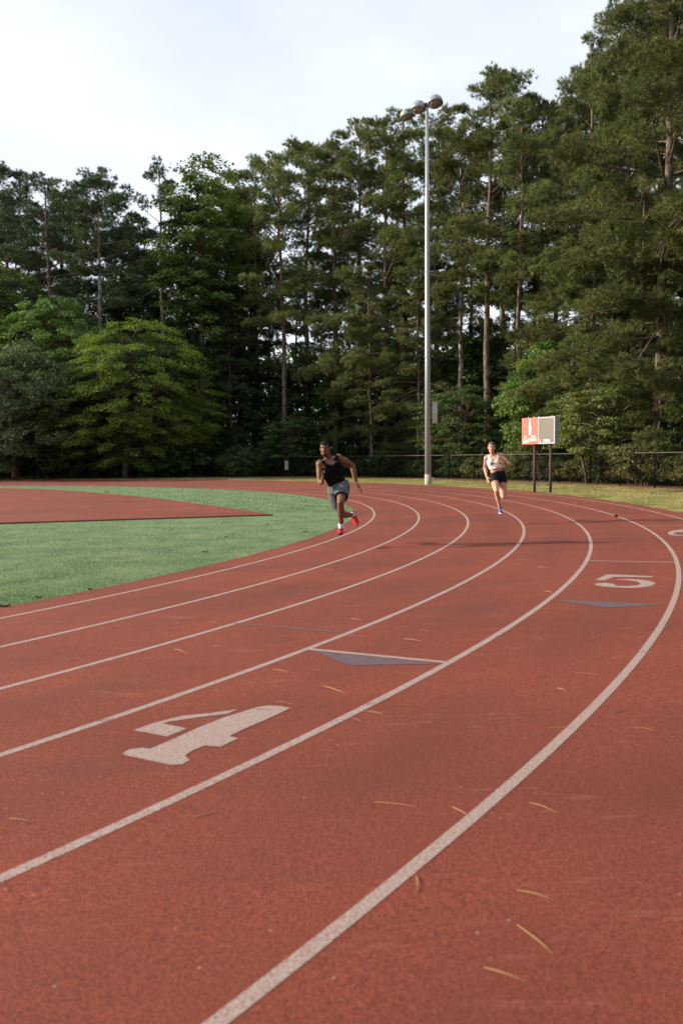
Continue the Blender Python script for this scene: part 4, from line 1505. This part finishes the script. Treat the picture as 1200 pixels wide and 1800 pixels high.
def man():
    Y = 12.55
    P = lambda x_, y_, d=0.0: at(520 + x_ / 7.5, 740 + y_ / 7.5, Y + d)
    g = at(597, 944, Y); O = Vector((g.x, g.y, gz(g.x, g.y)))
    root = empty('person', O)
    tag(root, 'running man in black tank top, grey shorts and red shoes on the inside lane', 'person')
    s = .98
    hc = P(383, 372, -.05)
    H = head_frame(hc, (-.20, -1, -.06), (-.06, 0, 1))
    shR, shL = P(318, 572, -.05), P(562, 492, .07)
    elR, wrR = P(318, 812, -.10), P(350, 800, -.33)
    elL, wrL = P(745, 590, .20), P(792, 815, .14)
    nb, chest, waist, pelv = P(440, 520, .02), P(462, 640, .0), P(530, 800, .0), P(562, 880, .01)
    hipR, hipL = P(500, 915, .05), P(622, 868, -.03)
    knL, anL = P(588, 1075, -.36), P(594, 1395, -.20)
    knR, anR = P(602, 1215, .03), P(752, 1238, .36)
    sx = (shL - shR).normalized(); px_ = (hipL - hipR).normalized()
    front = Vector((-.1, -1, 0))
    b = Body()
    head(b, H, s, True)
    b.cap(H @ Vector((0, -.022, -.055)), nb + Vector((0, 0, .0)), .056, .064)
    torso = [(pelv - Vector((0, 0, .06)), px_, .15, .105), (pelv + Vector((0, 0, .03)), px_, .158, .11), (waist, (sx + px_), .132, .092), (chest.lerp(waist, .45), sx, .15, .105),
             (chest, sx, .172, .122), (chest.lerp(nb, .45), sx, .178, .118), (nb - Vector((0, 0, .025)), sx, .13, .085), (nb + Vector((0, 0, .025)), sx, .065, .06)]
    b.loft(torso)
    b.cap(nb, shR.lerp(nb, .25), .055, .06); b.cap(nb, shL.lerp(nb, .25), .055, .06)      # trapezius
    for sh, el, wr in ((shR, elR, wrR), (shL, elL, wrL)):
        b.ellipsoid(sh, (.068, .07, .074), 14, 10)
        b.chain([sh, sh.lerp(el, .45), el], [.062, .059, .043])
        b.ellipsoid(sh.lerp(el, .5), (.058, .056, .075), 12, 9)
        b.chain([el, el.lerp(wr, .3), wr], [.043, .046, .030])
    b.hand(wrR, Vector((.06, -.12, 1)), Vector((.9, -.3, 0)), Vector((.25, -.9, .2)), 1.02, .30)
    b.hand(wrL, P(866, 925, .10) - wrL, Vector((-.85, -.2, -.3)), Vector((-.3, -.9, .3)), 1.02, .12)
    for hp, kn, an in ((hipL, knL, anL), (hipR, knR, anR)):
        b.chain([hp, hp.lerp(kn, .35), hp.lerp(kn, .7), kn], [.092, .088, .070, .056])
        b.ellipsoid(kn, (.055, .055, .06), 12, 9)
        back = Vector((0, .022, 0)) if an is anL else Vector((.0, .0, -.02))
        b.chain([kn, kn.lerp(an, .3) + back, kn.lerp(an, .62) + back * .5, an], [.052, .056, .044, .035])
    hlL, toL = P(600, 1468, -.15), P(566, 1512, -.38)
    hlR, toR = P(752, 1205, .42), P(812, 1378, .33)
    b.cap(anL, hlL + Vector((0, -.05, .05)), .036, .034); b.cap(anR, hlR.lerp(toR, .3) + Vector((-.03, 0, 0)), .036, .032)
    body = remesh(b, VOX, 4, 'body')
    link('body', settle(body, O), M['skin_m'], root)
    Hi = H.inverted()
    hair_cap(H, s, 'hair', M['hair_m'], root, O, (.079, .098, .088), (0, -.014, .044), lambda c: c.z > .072 or (c.y < .030 and c.z > .02) or (c.y < -.035 and c.z > -.02), .007)
    hair_cap(H, s, 'beard', M['hair_m'], root, O, (.030, .024, .026), (0, .068, -.092), lambda c: c.z < -.078, .002)
    face_bits(H, s, root, M['hair_m'], M['lip_m'], O)
    # tank top: torso grown by a centimetre, cut at neck, arms and hem
    t = Body()
    t.loft([(c, d, a + .013, bb + .013) for c, d, a, bb in torso[:-1]] + [(torso[-1][0], torso[-1][1], .085, .075)])
    t.cap(nb, shR.lerp(nb, .22), .067, .073); t.cap(nb, shL.lerp(nb, .22), .067, .073)
    me = remesh(t, .008, 5, 'tank_top')
    nk = nb + Vector((-.02, -.08, .055))
    hemz = lambda c: P(420, 895).z + (c.x - P(420, 895).x) * (P(680, 792).z - P(420, 895).z) / (P(680, 792).x - P(420, 895).x)
    ux_ = sx

    def keep(c):
        if c.z < hemz(c): return False
        q = c - nk
        if (q.dot(ux_) / .088) ** 2 + (q.z / .125) ** 2 < 1 and c.y < nb.y + .02: return False
        if c.z > nb.z + .045 and abs((c - nb).dot(ux_)) < .095: return False
        e = (c - nb).dot(ux_)
        lim = .148 if c.z > chest.z + .03 else .3
        if abs(e) > lim: return False
        return True
    cut(me, keep)
    bv = bvh_of(me)
    tank = link('tank_top', settle(me, O), M['tank'], root)
    sw = [(520 + (513 + 30 * a) / 7.5, 740 + (540 - 26 * b_ - 10 * a) / 7.5) for a, b_ in SWOOSH]
    decal('chest_logo', [sw], bv, M['sock'], tank, O, Y)
    decal('shoulder_stripe', [[(520 + a / 7.5, 740 + b_ / 7.5) for a, b_ in q] for q in ([(338, 520), (366, 500), (369, 506), (341, 527)], [(480, 450), (520, 456), (520, 463), (480, 457)])], bv, M['boxgrey'], tank, O, Y)
    # loose shorts
    t = Body()
    t.loft([(pelv - Vector((0, 0, .10)), px_, .172, .13), (pelv + Vector((0, 0, .02)), px_, .172, .128), (waist - Vector((0, 0, .01)), px_, .15, .112)])
    t.chain([hipL, hipL.lerp(knL, .75)], [.112, .101])
    mid = hipR.lerp(knR, .86) + Vector((-.045, .02, 0))
    t.chain([hipR, hipR.lerp(mid, .5), mid], [.112, .105, .088])
    me = remesh(t, .008, 6, 'shorts')
    dL = (knL - hipL).normalized(); pL = hipL.lerp(knL, .66)
    dR = (mid - hipR).normalized(); pR = hipR.lerp(mid, .97)

    def keep2(c):
        if (c - pL).dot(dL) > 0 and (c - hipL).dot(px_) > -.12 and c.y < hipL.y - .08: return False
        if (c - pR).dot(dR) > 0 and c.z < pelv.z - .18: return False
        return c.z < hemz(c) + .035
    cut(me, keep2)
    bvs = bvh_of(me)
    sh_ = link('shorts', settle(me, O), M['shorts_m'], root)
    tr = MB()
    rim = []
    a_ = dL.cross(Vector((0, 0, 1))).normalized(); c_ = a_.cross(dL)
    tr.tube([hipL.lerp(knL, .625) - O, hipL.lerp(knL, .665) - O], [.1065, .1055], 26, False)
    tr.build('hem_trim', M['navy'], sh_, True)
    mb = MB(); w0 = pelv + px_ * .162 + Vector((0, .03, .035)) - O; mb.ellipsoid(w0, (.022, .02, .035), 10, 7)
    mb.build('waist_clip', M['black'], sh_, True)
    shoe('shoe', anL, hlL, toL, Vector((.05, -.12, 1)), M['redshoe'], M['sole_d'], root, O, .98, True, knL - anL, 1)
    shoe('shoe', anR, hlR, toR, Vector((-.55, -.62, .25)), M['redshoe'], M['sole_d'], root, O, .98, True, knR - anR, None)
    return root


def woman():
    Y = 16.2
    P = lambda x_, y_, d=0.0: at(820 + x_ / 10, 750 + y_ / 10, Y + d)
    g = at(880, 905, Y); O = Vector((g.x, g.y, gz(g.x, g.y)))
    root = empty('person', O)
    tag(root, 'running woman in white sports top, black shorts and blue shoes in the middle lanes', 'person')
    s = .92
    hc = P(436, 372, -.04)
    H = head_frame(hc, (-.16, -1, -.08), (.02, 0, 1))
    shR, shL = P(345, 552, .06), P(592, 505, -.04)
    elR, wrR = P(320, 730, .19), P(354, 882, .06)
    elL, wrL = P(765, 668, -.09), P(648, 640, -.28)
    nb, chest, waist, pelv = P(462, 520, .01), P(492, 625, .0), P(520, 772, .0), P(545, 868, .01)
    hipR, hipL = P(482, 905, -.02), P(622, 895, .03)
    knR, anR = P(525, 1130, -.30), P(582, 1425, -.15)
    knL, anL = P(650, 1232, -.08), P(596, 1120, .29)
    sx = (shL - shR).normalized(); px_ = (hipL - hipR).normalized()
    b = Body()
    head(b, H, s, False)
    b.cap(H @ (Vector((0, -.02, -.06)) * s), nb, .045, .052)
    torso = [(pelv - Vector((0, 0, .06)), px_, .155, .105), (pelv + Vector((0, 0, .02)), px_, .155, .108), (waist, sx + px_, .118, .082), (chest.lerp(waist, .5), sx, .128, .092),
             (chest, sx, .145, .105), (chest.lerp(nb, .5), sx, .145, .095), (nb - Vector((0, 0, .02)), sx, .105, .07), (nb + Vector((0, 0, .02)), sx, .054, .05)]
    b.loft(torso)
    fr = Vector((sx.y, -sx.x, 0)).normalized()
    if fr.y > 0: fr = -fr
    for q in (-1, 1):
        b.ellipsoid(chest + sx * q * .066 + fr * .062 + Vector((0, 0, .015)), (.060, .058, .058), 14, 10)
    b.cap(nb, shR.lerp(nb, .25), .042, .048); b.cap(nb, shL.lerp(nb, .25), .042, .048)
    for sh, el, wr in ((shR, elR, wrR), (shL, elL, wrL)):
        b.ellipsoid(sh, (.052, .054, .058), 14, 10)
        b.chain([sh, sh.lerp(el, .45), el], [.048, .044, .035])
        b.chain([el, el.lerp(wr, .3), wr], [.035, .037, .025])
    b.hand(wrR, P(388, 1005, .03) - wrR, Vector((.9, .2, 0)), Vector((.2, -.9, -.1)), .92, .14)
    b.hand(wrL, Vector((-1, -.35, .08)), Vector((0, .9, -.2)), Vector((-.1, -.2, 1)), .92, .55)
    for hp, kn, an in ((hipR, knR, anR), (hipL, knL, anL)):
        b.chain([hp, hp.lerp(kn, .35), hp.lerp(kn, .7), kn], [.092, .084, .066, .052])
        b.ellipsoid(kn, (.050, .050, .054), 12, 9)
        back = Vector((0, .02, 0)) if an is anR else Vector((0, 0, -.02))
        b.chain([kn, kn.lerp(an, .3) + back, kn.lerp(an, .62) + back * .5, an], [.048, .052, .040, .031])
    hlR, toR = P(585, 1490, -.10), P(600, 1545, -.335)
    hlL, toL = P(588, 1085, .35), P(575, 1235, .49)
    b.cap(anR, hlR + Vector((0, -.05, .05)), .032, .03); b.cap(anL, hlL.lerp(toL, .3), .032, .03)
    body = remesh(b, VOX * .95, 4, 'body')
    link('body', settle(body, O), M['skin_w'], root)
    hair_cap(H, s, 'hair', M['hair_w'], root, O, (.080, .099, .090), (0, -.014, .043), lambda c: c.z > .082 or (c.y < .040 and c.z > .045) or (c.y < .012 and c.z > .005) or (c.y < -.03 and c.z > -.035), .003)
    t = Body()
    t.ellipsoid(H @ (Vector((.0, -.085, .095)) * s), (.036, .036, .036), 12, 9)
    q0 = H @ (Vector((.02, -.10, .085)) * s)
    t.chain([q0, q0 + Vector((.055, .03, -.02)), q0 + Vector((.085, .03, -.09)), q0 + Vector((.075, .02, -.155))], [.026, .030, .024, .009])
    link('ponytail', settle(remesh(t, .007, 2, 'ponytail'), O), M['hair_w'], root)
    face_bits(H, s, root, M['hair_w'], M['lip_w'], O)
    t = Body()
    t.loft([(c, d, a + .011, bb + .011) for c, d, a, bb in torso[2:-1]] + [(torso[-1][0], torso[-1][1], .072, .066)])
    for q in (-1, 1):
        t.ellipsoid(chest + sx * q * .064 + fr * .066 + Vector((0, 0, .015)), (.070, .066, .067), 14, 10)
    t.cap(nb, shR.lerp(nb, .25), .056, .061); t.cap(nb, shL.lerp(nb, .25), .058, .064)
    me = remesh(t, .007, 6, 'sports_top')
    hz = lambda c: P(400, 750).z + (c.x - P(400, 750).x) * (P(640, 715).z - P(400, 750).z) / (P(640, 715).x - P(400, 750).x)
    nk = nb + Vector((-.0, -.06, .03))

    def keep(c):
        if c.z < hz(c): return False
        q = c - nk
        if (q.dot(sx) / .066) ** 2 + (q.z / .125) ** 2 < 1 and c.y < nb.y + .03: return False
        e = abs((c - nb).dot(sx))
        if c.z > nb.z + .02 and e < .064: return False
        if c.z > chest.z + .04 and e > .108: return False
        return True
    cut(me, keep)
    bv = bvh_of(me)
    top_ = link('sports_top', settle(me, O), M['bra'], root)
    Q = lambda x_, y_: (820 + x_ / 10, 750 + y_ / 10)
    decal('chest_logo', [[Q(455 + 44 * a, 674 - 30 * b_ - 12 * a) for a, b_ in SWOOSH]], bv, M['black'], top_, O, Y)
    lt = {'N': [[(0, 0), (.2, 0), (.2, 1), (0, 1)], [(.2, 1), (.2, .6), (.6, 0), (.6, .4)], [(.6, 0), (.8, 0), (.8, 1), (.6, 1)]],
          'I': [[(0, 0), (.22, 0), (.22, 1), (0, 1)]],
          'K': [[(0, 0), (.2, 0), (.2, 1), (0, 1)], [(.2, .4), (.55, 1), (.8, 1), (.2, .65)], [(.3, .55), (.6, 0), (.85, 0), (.45, .7)]],
          'E': [[(0, 0), (.2, 0), (.2, 1), (0, 1)], [(.2, .8), (.7, .8), (.7, 1), (.2, 1)], [(.2, .4), (.6, .4), (.6, .58), (.2, .58)], [(.2, 0), (.7, 0), (.7, .2), (.2, .2)]]}
    polys = []
    x_ = 0
    for ch, adv in (('N', .95), ('I', .38), ('K', .95), ('E', .8)):
        for pl in lt[ch]:
            polys.append([Q(428 + (x_ + a + b_ * .25) * 21, 661 - b_ * 26 - (x_ + a) * 5.5) for a, b_ in pl])
        x_ += adv
    decal('lettering', polys, bv, M['black'], top_, O, Y)
    # tight shorts
    t = Body()
    t.loft([(c, d, a + .010, bb + .010) for c, d, a, bb in torso[:3]])
    t.chain([hipR, hipR.lerp(knR, .7)], [.101, .080]); t.chain([hipL, hipL.lerp(knL, .7)], [.102, .082])
    me = remesh(t, .007, 5, 'shorts')
    dR = (knR - hipR).normalized(); pR = hipR.lerp(knR, .40); dL = (knL - hipL).normalized(); pL = hipL.lerp(knL, .30)
    wz = lambda c: P(410, 792).z + (c.x - P(410, 792).x) * (P(640, 762).z - P(410, 792).z) / (P(640, 762).x - P(410, 792).x)
    mx = (hipR.x + hipL.x) / 2

    def keep2(c):
        if c.z > wz(c): return False
        if c.y < hipR.y - .07 and (c - pR).dot(dR) > 0 and c.x < mx + .02: return False
        if c.x < mx and (c - pR).dot(dR) > 0 and c.z < hipR.z - .05: return False
        if c.x >= mx and (c - pL).dot(dL) > 0: return False
        return True
    cut(me, keep2)
    link('shorts', settle(me, O), M['shorts_w'], root)
    mb = Body(); wd = (wrL - elL).normalized(); c0 = wrL - wd * .03 - O
    mb.tube([c0 - wd * .011, c0 + wd * .011], .031, 16)
    mb.ellipsoid(c0 + Vector((0, -.030, .008)), (.019, .010, .019), 12, 7)
    mb.build('wrist_watch', M['black'], root)
    shoe('shoe', anR, hlR, toR, Vector((.0, -.10, 1)), M['blueshoe'], M['sole_l'], root, O, .92, False)
    shoe('shoe', anL, hlL, toL, Vector((0, -1, .3)), M['blueshoe'], M['sole_d'], root, O, .9, False)
    return root


man()
woman()

# ------------------------------------------------------------------ small things on the ground
M['straw'] = plain('dry_pine_straw', (.40, .24, .12), .8, 0, .2, .3, 60)
M['cone'] = plain('dark_pine_cone', (.05, .03, .02), .9, 0, .2)
M['leafbrown'] = plain('dry_brown_leaf', (.20, .085, .04), .8, 0, .2, .35, 50)
M['yellow'] = plain('yellow_green_weed', (.45, .42, .04), .7, 0, .2)
rs_ = random.Random(9)


def straw(px, py, dpx, dpy, bend_, lab, group):
    a, b = on_ground(px, py), on_ground(px + dpx, py + dpy)
    ln = (b - a).length
    d = (b - a).normalized(); n_ = Vector((-d.y, d.x, 0))
    th = max(.0010, a.y * .00034)
    mb = MB()
    for off, sc in ((0, 1), (.006, .86)):
        pts = [a + d * ln * sc * t + n_ * (bend_ * .6 * ln * (t * t) + off * t) + Vector((0, 0, .019 + th + .004 * math.sin(t * 3))) - a for t in (0, .33, .66, 1)]
        mb.tube(pts, [th * 1.3, th, th * .9, th * .5], 5)
    o = mb.build('pine_straw', M['straw'])
    o.location = a
    tag(o, lab, 'pine needle', group)


GSN = 'dry pine needles lying on the track'
for px, py, dx, dy, bn, lab in [
    (570, 1212, 28, 14, .25, 'bent tan pine needle above the right end of the number 4'),
    (480, 1182, 24, 6, .1, 'short tan pine needle just below the lane line left of the blue-grey triangle'),
    (306, 1146, 24, 6, -.15, 'tan pine needle in the third lane, left of the blue-grey triangle'),
    (710, 1128, 32, 5, .05, 'tan pine needle right above the white start line'),
    (930, 1420, 52, 16, -.2, 'curved golden pine needle right of the fat lane line in the foreground'),
    (908, 1576, 62, 18, .05, 'straight thick pine needle in the lower right foreground'),
    (908, 1638, 60, 52, .06, 'long pine needle lying steeply in the lower right foreground'),
    (850, 1714, 70, 28, .1, 'faint pine needle nearest the bottom edge of the picture'),
    (658, 1419, 74, 10, .04, 'long faint pine needle left of the fat lane line'),
    (731, 1550, 8, 34, -.2, 'short needle lying against the fat lane line'),
    (16, 1448, 36, 8, .12, 'pale pine needle at the left edge of the picture below the number 4'),
    (340, 1447, 46, -12, .05, 'dark thin pine needle below the number 4'),
    (978, 1216, 16, 5, .05, 'small pine needle in the middle of the fifth lane'),
    (795, 1428, 28, 18, .1, 'thin brown needle beside the fat lane line'),
    (375, 1141, 14, 1, 0, 'tiny pine needle in the third lane'),
    (616, 1092, 20, 3, 0, 'short pine needle on the near side of the third lane line'),
    (945, 1000, 14, 1, 0, 'small needle left of the thin white cross line'),
    (958, 1043, 12, 2, 0, 'small needle beside the curve of the lane line left of the number 5')]:
    straw(px, py, dx, dy, bn, lab, GSN)
# the many that nobody would count
mb = MB()
for k in range(150):
    px, py = rs_.uniform(100, 1180), 880 + 420 * rs_.random() ** 1.3
    p = on_ground(px, py)
    if math.hypot(p.x - CX, p.y - CY) - R0 < .1 or math.hypot(p.x - CX, p.y - CY) - R0 > 6.6: continue
    a = rs_.gauss(0, .35); l = rs_.uniform(.05, .14); d = Vector((math.cos(a), math.sin(a), 0)); z = Vector((0, 0, .0215))
    mb.tube([p + z, p + d * l * .5 + Vector((0, .008, .024)), p + d * l + z], [.0016, .0015, .0009], 4)
tag(mb.build('needle_litter', M['straw']), 'scattered bits of dry pine needle on the track', 'litter', kind='stuff')

for px, py, lab in [(962, 853.5, 'pine cone on the verge right of the scoreboard posts, nearest the fence'), (992, 856, 'dark pine cone on the verge, second one right of the scoreboard'),
                    (1045, 862, 'pine cone on the verge midway between scoreboard and right edge'), (1146, 869, 'pine cone on the verge near the right edge of the picture'),
                    (1082, 910, 'dark pine cone lying on the white line of the sixth lane')]:
    p = on_ground(px, py)
    mb = MB()
    for k in range(5):
        r = .032 * (1 - abs(k - 1.6) / 4.5)
        for q in range(7):
            t = 2 * PI * (q + .5 * (k % 2)) / 7
            c = Vector((k * .02 - .04, math.cos(t) * r, .035 + math.sin(t) * r))
            mb.add([c + Vector((-.012, 0, 0)), c + Vector((.006, -math.sin(t) * .012, math.cos(t) * .012)), c + Vector((.022, math.cos(t) * .014, math.sin(t) * .014)), c + Vector((.006, math.sin(t) * .012, -math.cos(t) * .012))], [(0, 1, 2), (0, 2, 3), (0, 3, 1), (1, 3, 2)])
    mb.tube([(-.05, 0, .035), (.05, 0, .035)], [.02, .012], 6)
    o = mb.build('pine_cone', M['cone'])
    o.location = p + Vector((0, 0, .01)); o.rotation_euler.z = rs_.uniform(0, 6); o.scale = (.75,) * 3
    tag(o, lab, 'pine cone', 'pine cones lying about')

GLF = 'dry leaves on the turf'
for px, py, sz, lab in [(68, 1054, 0.044, 'largest curled brown leaf on the turf near the track edge at the left'), (7, 1070, .06, 'brown leaf on the turf in the lower left corner of the grass'),
                        (360, 973, 0.050, 'dark curled leaf on the turf in line with the tip of the red apron'), (303, 934, 0.039, 'brown leaf on the turf below the red apron'),
                        (398, 946, 0.044, 'reddish leaf on the turf right of the other leaves below the apron'), (470, 924, 0.050, 'brown leaf just below the pointed tip of the red apron'),
                        (537, 937, 0.055, 'rusty leaf on the turf close to the running man'), (158, 1040, .05, 'small orange leaf on the turf near the inner lane line')]:
    p = on_ground(px, py)
    a = rs_.uniform(0, 6)
    mb = MB()
    vs = [Vector((u * sz, v * sz * .45 * (1 - abs(u) ** 2), .018 + .3 * sz * (u * u) + .25 * sz * abs(v))) for u in (-1, -.5, 0, .5, 1) for v in (-1, 0, 1)]
    fs = [(i * 3 + j, i * 3 + j + 1, i * 3 + j + 4, i * 3 + j + 3) for i in range(4) for j in range(2)]
    mb.add(vs + [v - Vector((0, 0, .003)) for v in vs], fs + [tuple(15 + q for q in f[::-1]) for f in fs])
    o = mb.build('dry_leaf', M['leafbrown'])
    o.location = p; o.rotation_euler.z = a
    tag(o, lab, 'leaf', GLF)
p = on_ground(187, 867)
mb = MB()
for k in range(7):
    a = 2 * PI * k / 7
    mb.tube([(0, 0, 0), (math.cos(a) * .05, math.sin(a) * .05, .12), (math.cos(a) * .12, math.sin(a) * .12, .11 + .04 * (k % 3))], [.012, .022, .005], 5)
o = mb.build('yellow_weed', M['yellow']); o.location = p
tag(o, 'small yellow-green weed standing at the far edge of the red apron', 'plant')
